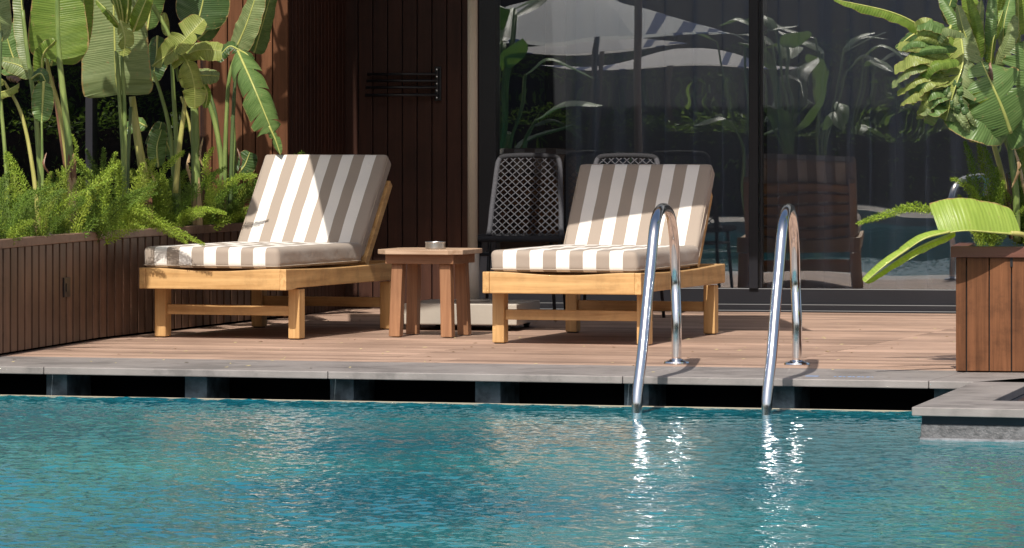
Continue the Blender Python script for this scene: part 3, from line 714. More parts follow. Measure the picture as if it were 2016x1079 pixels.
ash = MB(); ash.lathe([(0.046, 0), (0.0505, 0.002), (0.0505, 0.030), (0.052, 0.031), (0.052, 0.036), (0.047, 0.036), (0.046, 0.03), (0.045, 0.006), (0.001, 0.006)], seg=48)
ao = ash.build('ashtray', M['brushed'], loc=Vector(((857-1008)/F*24.4, 24.40, zt + 0.0005)), smooth=False, bevel=0.001)
tag(ao, 'round brushed steel ashtray on the side table', 'ashtray')

# ------------------------------------------------------------------ parasol with steel base
BY = 12.0
pc = Vector((-0.207, 25.33, 0))
par = empty('parasol', pc, -R(BY), 'beige cantilever parasol mast on a heavy square base behind the side table', 'parasol')
mb = MB(); mb.box(-0.30, 0.30, -0.30, 0.30, 0.032, 0.142); mb.build('base', M['base_grey'], par, bevel=0.006)
for sx in (-0.24, 0.24):
    for sy in (-0.24, 0.24):
        wmb = MB(); wmb.lathe([(0.004, -0.013), (0.024, -0.013), (0.026, -0.009), (0.026, 0.009), (0.024, 0.013), (0.004, 0.013)], seg=20)
        wmb.v = [(sx + v[2], sy + v[0], 0.0265 + v[1]) for v in wmb.v]; wmb.build('castor', M['rubber'], par, smooth=True)
mb = MB(); mb.tube([(0, 0, 0.1425), (0, 0, 0.40)], 0.036, 20); mb.tube([(0, 0, 0.1425), (0, 0, 0.155)], 0.09, 24); mb.build('sleeve', M['base_grey'], par, smooth=True, bevel=0)
mb = MB(); mb.tube([(0, 0, 0.16), (0, 0, 2.95)], 0.0262, 24); mb.build('mast', M['beige_metal'], par, smooth=True)
Minv = (Matrix.Translation(pc) @ Matrix.Rotation(-R(BY), 4, 'Z')).inverted()
cor = [Vector((-1.29, 23.27, 2.2)), Vector((1.12, 23.14, 2.2)), Vector((1.02, 25.13, 2.2)), Vector((-1.36, 25.32, 2.2))]
cl = [Minv @ c for c in cor]
top = (cl[0] + cl[1] + cl[2] + cl[3]) / 4 + Vector((0, 0, 0.42))
mb = MB()
for i in range(4):
    a, b = cl[i], cl[(i+1) % 4]; n_ = 8
    for lay in (0, 1):
        dz = -0.004 * lay
        for r_ in range(n_):
            t0, t1 = r_/n_, (r_+1)/n_
            q0, q1, q2, q3 = a.lerp(top, t0), b.lerp(top, t0), b.lerp(top, t1), a.lerp(top, t1)
            vs = [Vector((v.x, v.y, v.z + dz)) for v in (q0, q1, q2, q3)]
            mb.add(vs, [(0, 1, 2, 3)])
mb.build('canopy', M['canopy'], par)
mb = MB()
for i in range(4):
    mb.tube([cl[i] - Vector((0, 0, 0.02)), top - Vector((0, 0, 0.06))], 0.008, 8)
    m_ = (cl[i] + cl[(i+1) % 4]) / 2; mb.tube([m_ - Vector((0, 0, 0.02)), top - Vector((0, 0, 0.06))], 0.008, 8)
mb.build('ribs', M['beige_metal'], par, smooth=True)
mb = MB(); mb.tube(catmull([Vector((0, 0, 2.94)), (Vector((0, 0, 3.0)) + top) / 2 + Vector((0, 0, 0.12)), top + Vector((0, 0, 0.10)), top], 20), 0.022, 14); mb.build('arm', M['beige_metal'], par, smooth=True)

# ------------------------------------------------------------------ pool handrails
rail_px = [(1254, 814, 20.04), (1255, 776, 20.05), (1264, 700, 20.10), (1273, 605, 20.195), (1282, 513, 20.285), (1288, 453, 20.34), (1293, 427, 20.42), (1299, 414, 20.56), (1306, 410, 20.82), (1313, 413, 21.14), (1319, 424, 21.40), (1324, 447, 21.57), (1328, 490, 21.66), (1330, 560, 21.69)]
f1 = floor_at(1332, 716); f2 = floor_at(1569, 718.5)
rail_pts = [at(*p) - f1 for p in rail_px]
rail_pts = [rail_pts[0] + Vector((0, -0.02, -0.5)), rail_pts[0] + Vector((0, -0.004, -0.2))] + rail_pts + [Vector((0, 0, 0.2)), Vector((0, 0, 0))]
def handrail(flange, d, label):
    root = empty('pool_handrail', flange, 0, label, 'handrail', 'steel pool handrails')
    pts = catmull([Matrix.Rotation(d, 3, 'Z') @ p for p in rail_pts], 110)
    mb = MB(); mb.tube(pts, 0.0225, 24); mb.build('tube', M['steel'], root, smooth=True)
    mb = MB(); mb.lathe([(0.055, 0.0), (0.058, 0.003), (0.056, 0.010), (0.034, 0.016), (0.030, 0.020), (0.0235, 0.020)], seg=40); mb.build('flange', M['steel'], root, smooth=False, bevel=0)
    return root
handrail(f1, 0.0, 'left stainless steel pool handrail, in front of the right lounger')
handrail(f2, 0.0, 'right stainless steel pool handrail, in front of the bare glass door')

# faint blue print on the coping
mm = mat('blue_print', (0.20, 0.34, 0.62), 0.6)
tp = empty('depth_marking', floor_at(1585, 741), -R(EDGE), 'faint blue printed marking on the coping edge right of the handrails', 'floor marking')
mb = MB(); mb.box(0, 0.055, 0.0, 0.035, 0.0005, 0.0015); mb.build('printed_block', mm, tp)
rn = random.Random(2); mb = MB()
for k in range(9):
    x = 0.125 + k * 0.020
    mb.box(x, x + 0.004, 0, 0.03, 0.0005, 0.0015); mb.box(x + 0.004, x + 0.012, 0.0, 0.006, 0.0005, 0.0015)
    if k % 2: mb.box(x + 0.004, x + 0.012, 0.024, 0.03, 0.0005, 0.0015)
mb.build('printed_letters', mm, tp)

# ------------------------------------------------------------------ rope chairs
def rope_chair(loc, rz, label):
    root = empty('rope_chair', loc, rz, label, 'chair', 'woven rope chairs by the glass doors')
    # back loop: local x, slant
    def BP(x, s): return Vector((x, 0.20 + 0.16 * s, 0.455 + 0.435 * s))       # s 0..1 up the back
    wb, wt = 0.205, 0.172
    ctl = [(-wb, 0.0), (-wb*0.97, 0.12)] + [(-wb + (wb-wt)*t, t) for t in (0.3, 0.5, 0.7, 0.86)] + [(-wt*0.98, 0.95), (-wt*0.86, 1.0), (-wt*0.5, 1.015), (0, 1.02), (wt*0.5, 1.015), (wt*0.86, 1.0), (wt*0.98, 0.95)] + [(wb - (wb-wt)*t, t) for t in (0.86, 0.7, 0.5, 0.3)] + [(wb*0.97, 0.12), (wb, 0.0)]
    pts = catmull([BP(x, s) for x, s in ctl], 420)
    rad = [0.0135 + 0.0022 * abs(math.sin(i * 1.05)) for i in range(420)]
    mb = MB(); mb.tube(pts[150:271], rad[150:271], 10); mb.build('top_rail', M['rope_dark'], root, smooth=True)
    mb = MB(); mb.tube(pts[:151], rad[:151], 10); mb.build('back_post', M['rope'], root, smooth=True)
    mb = MB(); mb.tube(pts[270:], rad[270:], 10); mb.build('back_post', M['rope'], root, smooth=True)
    mb = MB(); d = 0.044
    def clip(x0, s0, dx, ds):
        out = []; st = 0.02
        def inside(x, s): return 0.0 <= s <= 1.0 and abs(x) <= wb + (wt - wb) * s
        t = -1.5; a = b = None
        while t < 1.5:
            if inside(x0 + dx*t, s0 + ds*t):
                if a is None: a = t
                b = t
            t += 0.01
        return a, b
    Lx = 0.435
    for sg in (-1, 1):
        for k in range(-16, 17):
            x0 = k * d
            a, b = clip(x0, 0.5, sg * 0.435, 0.9)
            if a is None or b - a < 0.06: continue
            n_ = max(6, int((b - a) / 0.04)); P = []
            for i in range(n_ + 1):
                t = a + (b - a) * i / n_
                v = BP(x0 + sg*0.435*t, 0.5 + 0.9*t); v += Vector((0, -0.9, 0.3)) * 0.003 * math.sin(i * 2.6 + (0 if sg > 0 else math.pi)); P.append(v)
            mb.tube(P, 0.0033, 6)
    mb.build('woven_back', M['rope'], root, smooth=True)
    # seat
    def ring(hx, hy, z, rr=0.07, yo=0.0):
        pts = []
        for (cx_, cy_, a0) in ((hx-rr, -hy+rr, -90), (hx-rr, hy-rr, 0), (-hx+rr, hy-rr, 90), (-hx+rr, -hy+rr, 180)):
            for k in range(7): t = R(a0 + 90*k/6); pts.append((cx_ + rr*math.cos(t), cy_ + rr*math.sin(t) + yo, z))
        return pts
    P = catmull(ring(0.235, 0.235, 0.447) + [ring(0.235, 0.235, 0.447)[0]], 300)[:-1]
    rad = [0.0155 + 0.0022 * abs(math.sin(i * 1.05)) for i in range(len(P))]
    mb = MB(); mb.tube(P, rad, 10, closed=True); mb.build('seat_frame', M['rope_dark'], root, smooth=True)
    mb = MB()
    for k in range(-8, 9): mb.tube([(k*0.025, -0.225, 0.447), (k*0.025, 0, 0.435), (k*0.025, 0.225, 0.447)], 0.004, 6); mb.tube([(-0.225, k*0.025, 0.444), (0, k*0.025, 0.432), (0.225, k*0.025, 0.444)], 0.004, 6)
    mb.build('woven_seat', M['rope_dark'], root, smooth=True)
    for sx in (-1, 1):
        for sy in (-1, 1):
            mb = MB(); mb.tube([(sx*0.195, sy*0.19, 0.44), (sx*0.225, sy*0.235, 0.0)], [0.011, 0.009], 10); mb.build('leg', M['black'], root, smooth=True)
    mb = MB(); mb.tube([(-0.205, -0.2, 0.36), (0.205, -0.2, 0.36)], 0.008, 8); mb.tube([(-0.205, 0.2, 0.36), (0.205, 0.2, 0.36)], 0.008, 8); mb.tube([(-0.205, -0.2, 0.36), (-0.205, 0.2, 0.36)], 0.008, 8); mb.tube([(0.205, -0.2, 0.36), (0.205, 0.2, 0.36)], 0.008, 8)
    mb.build('under_frame', M['black'], root, smooth=True)
    return root
rope_chair(((1024-1008)/F*26.6, 26.55, 0), -R(8), 'grey woven rope chair standing clear between the side table and right lounger')
rope_chair(((1214-1008)/F*26.7, 26.55, 0), -R(10), 'woven rope chair mostly hidden behind the backrest of the right lounger')

# ------------------------------------------------------------------ planters
Q = [Vector((-2.62, 21.0, 0)), Vector((-2.05, 24.02, 0)), Vector((-1.26, 26.72, 0))]
pl = empty('slatted_planter', Q[1], 0, 'long brown slatted planter along the left side of the deck', 'planter')
def relp(p): return (p.x - Q[1].x, p.y - Q[1].y)
mb = MB(); rim = MB()
for a, b in ((Q[0], Q[1]), (Q[1], Q[2])):
    d_ = (b - a); L = d_.length; d_.normalize(); nr = Vector((d_.y, -d_.x, 0))   # outwards (to the right)
    A = a - Q[1]
    Mx = Matrix(((d_.x, nr.x, 0, A.x), (d_.y, nr.y, 0, A.y), (0, 0, 1, 0), (0, 0, 0, 1)))
    t = 0.0; pit = 0.118 if a is Q[0] else 0.108
    while t < L - 0.01: mb.box(t, min(t + pit - 0.024, L), -0.022, 0.0, 0.012, 0.497, Mx); t += pit
o_ = mb.build('slats', M['slat_wood'], pl, bevel=0.002)
def off(p, n, k): return p + n * k
def nrm(a, b): d_ = (b - a).normalized(); return Vector((d_.y, -d_.x, 0))
n1, n2 = nrm(Q[0], Q[1]), nrm(Q[1], Q[2]); nm = (n1 + n2).normalized()
rim.prism([relp(p) for p in (off(Q[0], n1, 0.006), off(Q[1], nm, 0.006), off(Q[2], n2, 0.006), off(Q[2], n2, -0.05), off(Q[1], nm, -0.05), off(Q[0], n1, -0.05))], 0.498, 0.54)
rim.build('rim', M['rim_wood'], pl, bevel=0.004)
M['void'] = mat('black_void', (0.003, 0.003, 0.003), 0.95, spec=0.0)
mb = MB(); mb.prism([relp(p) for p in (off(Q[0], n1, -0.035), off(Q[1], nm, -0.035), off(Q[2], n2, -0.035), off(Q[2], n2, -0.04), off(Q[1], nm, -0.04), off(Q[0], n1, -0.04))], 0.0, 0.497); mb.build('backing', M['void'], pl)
mb = MB(); mb.prism([relp(p) for p in (off(Q[0], n1, -0.045), off(Q[1], nm, -0.045), off(Q[2], n2, -0.045), Vector((-5.2, 27.4, 0)), Vector((-5.2, 21.0, 0)))], 0.05, 0.49); mb.build('soil', M['soil'], pl)
# outlet plate on the planter face
pO = floor_at(157, 671.5); dA = (Q[1] - Q[0]).normalized(); t = (Vector(((157-1008)/F*23.4, 23.4, 0)) - Q[0]).dot(dA)
outp = Q[0] + dA * (1.0 * t) - Q[1]
Mx = Matrix(((dA.x, n1.x, 0, outp.x), (dA.y, n1.y, 0, outp.y), (0, 0, 1, 0), (0, 0, 0, 1)))
mb = MB(); mb.box(-0.055, 0.055, 0.001, 0.008, 0.235, 0.33, Mx); os_ = mb.build('outlet_plate', M['frame'], pl, bevel=0.002)
mb = MB(); mb.box(-0.025, 0.025, 0.0085, 0.012, 0.262, 0.302, Mx); mb.build('outlet_cover', M['black'], os_)

PY = 8.0
pr0 = floor_at(1882, 733.0)
pr = empty('board_planter', pr0, -R(PY), 'reddish brown boarded planter box at the right end of the deck', 'planter')
PW, PD = 1.3, 0.75
mb = MB(); bx_ = [0.0, 0.048, 0.146, 0.242, 0.338, 0.434, 0.53, 0.626, 0.722, 0.818, 0.914, 1.01, 1.106, 1.202, 1.3]
for a, b in zip(bx_[:-1], bx_[1:]): mb.box(a, b - 0.005, 0, 0.02, 0.006, 0.497)
for k in range(8): mb.box(0.0, 0.02, 0.022 + 0.09*k, 0.022 + 0.09*k + 0.085, 0.006, 0.497)
for a in bx_[2:-1]: pass
mb.build('boards', M['board_wood'], pr, bevel=0.002)
mb = MB(); mb.box(0.021, PW, 0.021, PD, 0.004, 0.46); mb.build('backing', M['black'], pr)
mb = MB()
mb.box(-0.022, PW + 0.02, -0.018, 0.055, 0.498, 0.545); mb.box(-0.022, 0.05, 0.056, PD, 0.498, 0.545); mb.build('cap', M['cap_wood'], pr, bevel=0.003)
mb = MB(); mb.box(0.05, PW, 0.055, PD, 0.46, 0.515); mb.build('soil', M['soil'], pr)
for a in bx_[3:-1]: mb = MB(); mb.box(a - 0.008, a + 0.003, -0.004, -0.0005, 0.458, 0.4975); mb.build('dark_notch', M['black'], pr)  # dark notches under the cap, laid on as black strips

# ------------------------------------------------------------------ big leaves
LR = random.Random(11)
SH = 0.0   # extra depth of the clump being built
def leaf(plant, pts, hw, m='leaf', n=(0, -1, 0.25), fold=0.15, curl=0.3, tears=(0, 0), prof=(0.32, 0.42), sweep=0.22, ripple=0.006, droop=0.5, seed=None, rib=True, sides=(1, 1), ribr=0.006, roll=0.0):
    """pts: midrib from base to tip as (px, py, depth); hw: half width in metres"""
    rn = random.Random(seed if seed is not None else LR.random()); rph = rn.random()
    P = catmull([at(p[0], p[1], p[2] + SH) for p in pts], 56); org = P[0].copy()
    P = [p - org for p in P]; NS = len(P)
    Ln = [0.0]
    for i in range(1, NS): Ln.append(Ln[-1] + (P[i] - P[i-1]).length)
    tot = Ln[-1]; a, b = prof
    smax = a / (a + b); pk = smax ** a * (1 - smax) ** b
    N0 = Vector(n).normalized(); mb = MB()
    Ts = [(P[min(i+1, NS-1)] - P[max(i-1, 0)]).normalized() for i in range(NS)]
    def samp(s):
        x = max(0, min(1, s)) * (NS - 1); i = min(int(x), NS-2); u = x - i
        return P[i].lerp(P[i+1], u), Ts[i].lerp(Ts[i+1], u).normalized()
    for si, side in enumerate((-1, 1)):
        if not sides[si]: continue
        nt_ = tears[si]
        cuts = [0.0] + sorted(min(0.97, max(0.05, (k + 1) / (nt_ + 1) + rn.uniform(-0.35, 0.35) / (nt_ + 1))) for k in range(nt_)) + [1.0]
        for c0, c1 in zip(cuts[:-1], cuts[1:]):
            dr = rn.uniform(-0.35, 1.1) * droop if nt_ else 0
            pin = rn.uniform(0.10, 0.55) if nt_ else 0.0
            sh = rn.uniform(-0.10, 0.10) if nt_ else 0
            wk = rn.uniform(0.82, 1.04) if nt_ else 1
            rows = max(3, int((c1 - c0) * 54) + 2); M_ = 9; vs = []; uvs = []
            for i in range(rows):
                s = c0 + (c1 - c0) * i / (rows - 1); cen = (c0 + c1) / 2
                s_in = s
                ph = max(0.0, min(1, s))
                wloc = hw * ((max(1e-4, ph) ** a) * (max(1e-4, 1 - ph) ** b) / pk) * wk
                p0, T = samp(s)
                N = N0 - T * N0.dot(T); N.normalize()
                if roll: N = Matrix.Rotation(roll * ph, 3, T) @ N
                S = T.cross(N).normalized() * side
                pos = p0.copy(); ang = fold
                for j in range(M_):
                    v = j / (M_ - 1)
                    if j:
                        ang = fold + curl * v + dr * v * v
                        pos = pos + (S * math.cos(ang) - N * math.sin(ang)) * (wloc / (M_ - 1))
                        pos = pos + T * (sweep + sh) * wloc / (M_ - 1)
                    rip = ripple * (math.sin(s * 17 + 5 * rph) * math.sin(s * 7.3 + rph * 9) + 0.35 * math.sin(s * 47 + rph * 20)) * v * v
                    pp = pos + N * rip + T * ((cen - s) * tot * pin * v * v)
                    vs.append(pp); uvs.append((s * tot, v))
            fs = [(i*M_+j, i*M_+j+1, (i+1)*M_+j+1, (i+1)*M_+j) for i in range(rows-1) for j in range(M_-1)]
            mb.add(vs, fs, uvs)
    o = mb.build('leaf', M[m], plant, smooth=True, loc=org - (plant.location if plant else Vector()))
    if rib:
        r_ = MB(); r_.tube([p for p in P[::3]] + [P[-1]], [ribr * (1 - 0.75 * i / 19) for i in range(len(P[::3]) + 1)], 8)
        r_.build('midrib', M['midrib'], o, smooth=True)
    return o
def stem(plant, pts, r0, r1, m='stem', name='stem'):
    P = catmull([at(p[0], p[1], p[2] + SH) for p in pts], 24); org = P[0].copy(); n_ = len(P)
    mb = MB(); mb.tube([p - org for p in P], [r0 + (r1 - r0) * i / (n_-1) for i in range(n_)], 12)
    return mb.build(name, M[m], plant, smooth=True, loc=org - plant.location)
def rough_sheath(plant, pts, r0, r1, m='dry', seed=0):
    """papery split sheath round a stem base"""
    rn = random.Random(seed); P = catmull([at(p[0], p[1], p[2] + SH) for p in pts], 14); org = P[0].copy(); P = [p - org for p in P]; mb = MB()
    for k in range(7):
        a = k / 7 * 6.283 + rn.uniform(-.2, .2); hi = rn.uniform(0.6, 1.0); vs = []
        m_ = max(4, int(14 * hi))
        for i in range(m_):
            t = i / 13; r = (r0 + (r1 - r0) * t) * (1.05 + 0.18 * t * rn.random()); w_ = 0.5 * (1 - (i / (m_-1)) ** 3 * 0.8)
            for dw in (-w_, w_): vs.append(P[i] + Vector((math.cos(a + dw), math.sin(a + dw), 0)) * r)
        mb.add(vs, [(2*i, 2*i+1, 2*i+3, 2*i+2) for i in range(m_-1)])
    return mb.build('sheath', M[m], plant, smooth=True, loc=org - plant.location)

def clump(px, py, Y, label):
    p = at(px, py, Y); p.z = 0.49
    return empty('banana_plant', p, 0, label, 'banana plant', 'broad leaved banana plants in the planters')
# --- left planter, from left to right
A = clump(30, 440, 23.6, 'leftmost banana plant, thin arching stems with a small blotched leaf')
stem(A, [(-25, 470, 23.2), (-5, 250, 23.2), (2, 60, 23.2)], 0.010, 0.008, 'stem_dark')
leaf(A, [(4, 82, 23.2), (-4, 20, 23.2), (-14, -90, 23.2)], 0.07, 'leaf_grey', n=(0.3, -1, 0.1), fold=0.1)
stem(A, [(18, 470, 23.5), (12, 330, 23.5), (0, 180, 23.5), (-6, 60, 23.5)], 0.011, 0.008)
stem(A, [(78, 460, 23.5), (64, 330, 23.5), (42, 225, 23.5), (8, 160, 23.5)], 0.012, 0.007, 'stem_yellow')
leaf(A, [(10, 162, 23.5), (-12, 150, 23.45), (-40, 165, 23.4)], 0.045, 'leaf_olive', n=(0, -0.6, 1), curl=0.9)
leaf(A, [(-10, 185, 23.5), (15, 178, 23.45), (38, 165, 23.4)], 0.035, 'leaf_olive', n=(0, -0.8, 0.6), curl=0.9)
leaf(A, [(12, 150, 23.5), (26, 150, 23.4), (40, 158, 23.35)], 0.03, 'dry', n=(0, -1, 0.6), curl=1.2, tears=(2, 2), rib=False)
stem(A, [(88, 460, 23.7), (78, 330, 23.7), (70, 220, 23.7), (56, 120, 23.7), (44, 20, 23.7)], 0.015, 0.009)
leaf(A, [(58, 140, 23.72), (48, 60, 23.75), (36, -60, 23.8)], 0.05, 'leaf_grey', n=(0.9, -1, 0.2), fold=0.6, curl=0.2)
leaf(A, [(50, 150, 24.0), (25, 110, 24.0), (5, 40, 24.0)], 0.10, 'leaf_mid', n=(-0.2, -1, 0.5), tears=(1, 2))
leaf(A, [(66, 150, 23.9), (40, 130, 23.9), (5, 120, 23.9)], 0.055, 'leaf_grey', n=(0.0, -1, 0.6), curl=0.4)
leaf(A, [(84, 170, 23.6), (84, 110, 23.55), (108, 80, 23.5)], 0.045, 'leaf', n=(0.6, -1, 0.1), fold=0.5, curl=0.5)
leaf(A, [(62, 155, 23.55), (80, 145, 23.5), (92, 165, 23.5)], 0.035, 'leaf_dark', n=(0, -1, 0.3), curl=0.4)
leaf(A, [(86, 160, 23.5), (84, 200, 23.5), (82, 240, 23.5)], 0.055, 'leaf_mid', n=(0.1, -1, -0.1), fold=-0.3, curl=0.4, ribr=0.008)
stem(A, [(84, 380, 23.5), (83, 300, 23.5), (82, 238, 23.5)], 0.008, 0.005)

B = clump(140, 440, 24.0, 'banana plant with a big bright yellow green leaf and a pale ringed stem base')
stem(B, [(144, 440, 24.0), (142, 380, 24.0), (140, 318, 24.0)], 0.026, 0.022, 'sheath', 'stem')
rough_sheath(B, [(141, 350, 24.0), (140, 300, 24.0)], 0.024, 0.022, 'dry', 3)
stem(B, [(140, 350, 24.0), (134, 270, 24.0), (124, 180, 24.0), (115, 90, 24.0), (112, -20, 24.0)], 0.021, 0.011, 'stem')
stem(B, [(136, 350, 24.1), (120, 230, 24.1), (98, 150, 24.1), (92, 115, 24.1)], 0.014, 0.009, 'stem_yellow')
stem(B, [(128, 330, 24.15), (112, 220, 24.15), (103, 150, 24.15)], 0.008, 0.006, 'dry')
leaf(B, [(117, 118, 24.0), (114, 20, 24.0), (116, -180, 24.05)], 0.155, 'leaf', n=(0.1, -1, -0.15), fold=-0.10, curl=-0.25, prof=(0.12, 0.5), ribr=0.010, sweep=0.12)
leaf(B, [(112, 125, 24.3), (140, 60, 24.3), (165, -60, 24.3)], 0.12, 'leaf', n=(0.2, -1, -0.2), fold=0.1, curl=0.3, prof=(0.2, 0.5))
leaf(B, [(100, 130, 24.4), (112, 80, 24.4), (120, 10, 24.4)], 0.07, 'leaf_mid', n=(0.3, -1, 0.3), curl=0.3)

SH = 0.75
C = clump(243, 430, 24.75, 'banana plant with a huge grey green leaf and two slim upright stems')
stem(C, [(246, 430, 24.0), (243, 320, 24.0), (236, 200, 24.0), (229, 100, 24.0)], 0.012, 0.010)
stem(C, [(240, 430, 24.05), (246, 320, 24.0), (245, 210, 24.0), (240, 110, 24.0)], 0.012, 0.009, 'stem')
stem(C, [(250, 430, 24.3), (253, 300, 24.3), (258, 210, 24.3)], 0.010, 0.008, 'stem_dark')
leaf(C, [(234, 186, 24.15), (226, 90, 24.12), (212, -420, 24.1)], 0.185, 'leaf_grey', n=(-0.1, -1, 0.05), fold=-0.05, curl=0.12, prof=(0.10, 0.30), sweep=-0.12, ribr=0.008)
stem(C, [(292, 440, 24.4), (288, 370, 24.4), (272, 280, 24.4), (260, 190, 24.4)], 0.030, 0.017, 'stem_yellow')
rough_sheath(C, [(291, 430, 24.4), (287, 350, 24.4)], 0.032, 0.027, 'dry', 5)
rough_sheath(C, [(286, 360, 24.4), (274, 275, 24.4)], 0.029, 0.020, 'stem_yellow', 6)
for k, (x0, y0, x1, y1, hw_) in enumerate(((236, 40, 205, -30, .035), (240, 50, 215, -40, .03), (243, 55, 228, -30, .04), (246, 60, 252, -40, .035), (240, 58, 190, 0, .028))):
    leaf(C, [(x0, y0, 23.8), ((x0+x1)/2 + 3, (y0+y1)/2, 23.75), (x1, y1, 23.8)], hw_, 'leaf', n=(0.3 * (k-2), -1, 0.2), fold=0.5, curl=0.5)
leaf(C, [(237, 40, 23.7), (246, 75, 23.65), (243, 112, 23.65)], 0.05, 'leaf_olive', n=(-0.2, -1, 0.3), fold=0.2, curl=0.35, tears=(2, 3), droop=0.3)
leaf(C, [(262, 62, 23.8), (275, 30, 23.75), (300, -30, 23.8)], 0.05, 'leaf', n=(0.2, -1, 0.3), fold=0.3, curl=0.3)

SH = 0.9
D = clump(350, 440, 25.5, 'banana plant with twisted olive leaves and a thick trunk in the middle of the planter')
stem(D, [(388, 450, 24.6), (386, 340, 24.6), (384, 250, 24.6), (382, 190, 24.6)], 0.027, 0.020, 'stem')
rough_sheath(D, [(389, 455, 24.6), (386, 330, 24.6)], 0.030, 0.026, 'sheath', 8)
rough_sheath(D, [(398, 440, 24.7), (399, 300, 24.7)], 0.016, 0.012, 'dry', 9)
stem(D, [(352, 440, 24.5), (348, 290, 24.5), (342, 190, 24.5), (337, 95, 24.5)], 0.015, 0.009, 'stem')
stem(D, [(345, 380, 24.4), (352, 300, 24.4), (362, 220, 24.4), (366, 170, 24.4)], 0.016, 0.009, 'stem_yellow')
stem(D, [(345, 400, 24.7), (336, 270, 24.7), (318, 190, 24.7), (300, 140, 24.7)], 0.013, 0.008, 'stem')
stem(D, [(385, 330, 24.65), (372, 240, 24.65), (356, 190, 24.65)], 0.010, 0.006, 'stem_yellow')
stem(D, [(352, 160, 24.3), (335, 75, 24.3), (300, 10, 24.3)], 0.008, 0.012, 'stem')
leaf(D, [(300, 130, 24.3), (350, 92, 24.2), (402, 38, 24.2)], 0.085, 'leaf_olive', n=(-0.35, -1, 0.35), fold=-0.1, curl=-0.5, tears=(1, 3), droop=0.2, prof=(0.4, 0.3))
leaf(D, [(338, 92, 24.3), (366, 118, 24.2), (382, 165, 24.2), (384, 215, 24.25)], 0.085, 'leaf_olive', n=(0.1, -0.8, 0.6), fold=0.2, curl=0.5, tears=(2, 3), droop=0.7, prof=(0.3, 0.3))
leaf(D, [(362, 112, 24.35), (395, 98, 24.3), (436, 100, 24.3)], 0.06, 'leaf_olive', n=(0, -1, 0.5), fold=0.1, curl=0.3, prof=(0.3, 0.15))
leaf(D, [(375, 150, 24.45), (405, 148, 24.45), (432, 150, 24.45)], 0.05, 'leaf_grey', n=(0.1, -1, 0.4), curl=0.4)
leaf(D, [(398, 160, 24.5), (408, 185, 24.5), (404, 213, 24.5)], 0.03, 'leaf', n=(0.3, -1, 0.1), fold=0.4)
leaf(D, [(385, 60, 25.0), (400, 0, 25.0), (412, -90, 25.0)], 0.15, 'leaf_dark', n=(0.1, -1, 0.5), fold=0.05, curl=0.3, prof=(0.25, 0.5))
leaf(D, [(388, 78, 25.1), (408, 60, 25.1), (432, 30, 25.1)], 0.055, 'leaf_mid', n=(0.3, -1, 0.3))
leaf(D, [(328, 70, 24.6), (325, 50, 24.6), (323, 25, 24.6)], 0.03, 'leaf_olive', n=(0, -1, 0.2), fold=0.4, curl=0.6)
leaf(D, [(290, 60, 25.1), (300, 0, 25.1), (318, -60, 25.1)], 0.08, 'leaf_mid', n=(0.4, -1, 0.3))
leaf(D, [(310, 70, 25.3), (308, 110, 25.3), (300, 160, 25.3)], 0.07, 'leaf_dark', n=(-0.4, -1, 0.3))
leaf(D, [(300, 300, 25.1), (305, 290, 25.1), (318, 240, 25.1)], 0.06, 'leaf_dark', n=(0.2, -1, 0.2))
leaf(D, [(312, 330, 24.9), (309, 290, 24.9), (318, 255, 24.9)], 0.055, 'leaf_mid', n=(0.2, -1, 0.1), fold=0.15)
leaf(D, [(345, 320, 25.0), (330, 285, 25.0), (322, 262, 25.0)], 0.05, 'leaf_mid', n=(-0.1, -1, 0.3), tears=(3, 3))
leaf(D, [(290, 250, 25.0), (265, 240, 25.0), (245, 260, 25.0)], 0.05, 'leaf_mid', n=(-0.1, -1, 0.9))

SH = 0.75
G = clump(450, 440, 25.95, 'banana plant with a torn drooping leaf beside the sunlit plank pier')
stem(G, [(443, 440, 25.2), (443, 320, 25.2), (446, 230, 25.2), (452, 150, 25.2), (470, 95, 25.2)], 0.013, 0.009, 'stem')
stem(G, [(452, 440, 25.25), (456, 300, 25.25), (460, 210, 25.25), (466, 100, 25.25)], 0.012, 0.009, 'stem_dark')
stem(G, [(460, 440, 25.4), (462, 320, 25.4), (458, 230, 25.4)], 0.013, 0.011, 'stem')
stem(G, [(440, 440, 25.3), (436, 320, 25.3), (420, 230, 25.3), (392, 160, 25.3)], 0.018, 0.011, 'stem')
stem(G, [(436, 330, 25.45), (425, 230, 25.45), (412, 180, 25.45)], 0.012, 0.008, 'stem_dark')
rough_sheath(G, [(440, 430, 25.2), (441, 330, 25.2)], 0.018, 0.016, 'dry', 13)
leaf(G, [(463, 100, 25.15), (488, 40, 25.1), (520, -60, 25.1)], 0.085, 'leaf_grey', n=(-0.75, -1, 0.1), fold=0.1, curl=0.2, prof=(0.2, 0.5))
leaf(G, [(500, 104, 25.15), (516, 50, 25.2), (545, -50, 25.2)], 0.09, 'leaf_mid', n=(0.8, -1, 0.1), fold=0.15, curl=0.25, prof=(0.2, 0.5))
leaf(G, [(468, 100, 24.9), (497, 165, 24.75), (522, 225, 24.7), (537, 262, 24.7)], 0.115, 'leaf_mid', n=(-0.1, -1, 0.55), fold=0.2, curl=0.45, tears=(4, 4), droop=0.8, prof=(0.14, 0.28), sweep=0.35, ribr=0.007, seed=77)
leaf(G, [(530, 248, 24.7), (542, 275, 24.7), (552, 305, 24.7)], 0.032, 'leaf_mid', n=(-0.1, -1, 0.3), fold=0.4, curl=0.3, tears=(1, 1))
leaf(G, [(470, 98, 25.0), (450, 92, 25.0), (425, 120, 25.0)], 0.05, 'leaf_dark', n=(-0.2, -1, 0.7), tears=(3, 3), droop=0.8)
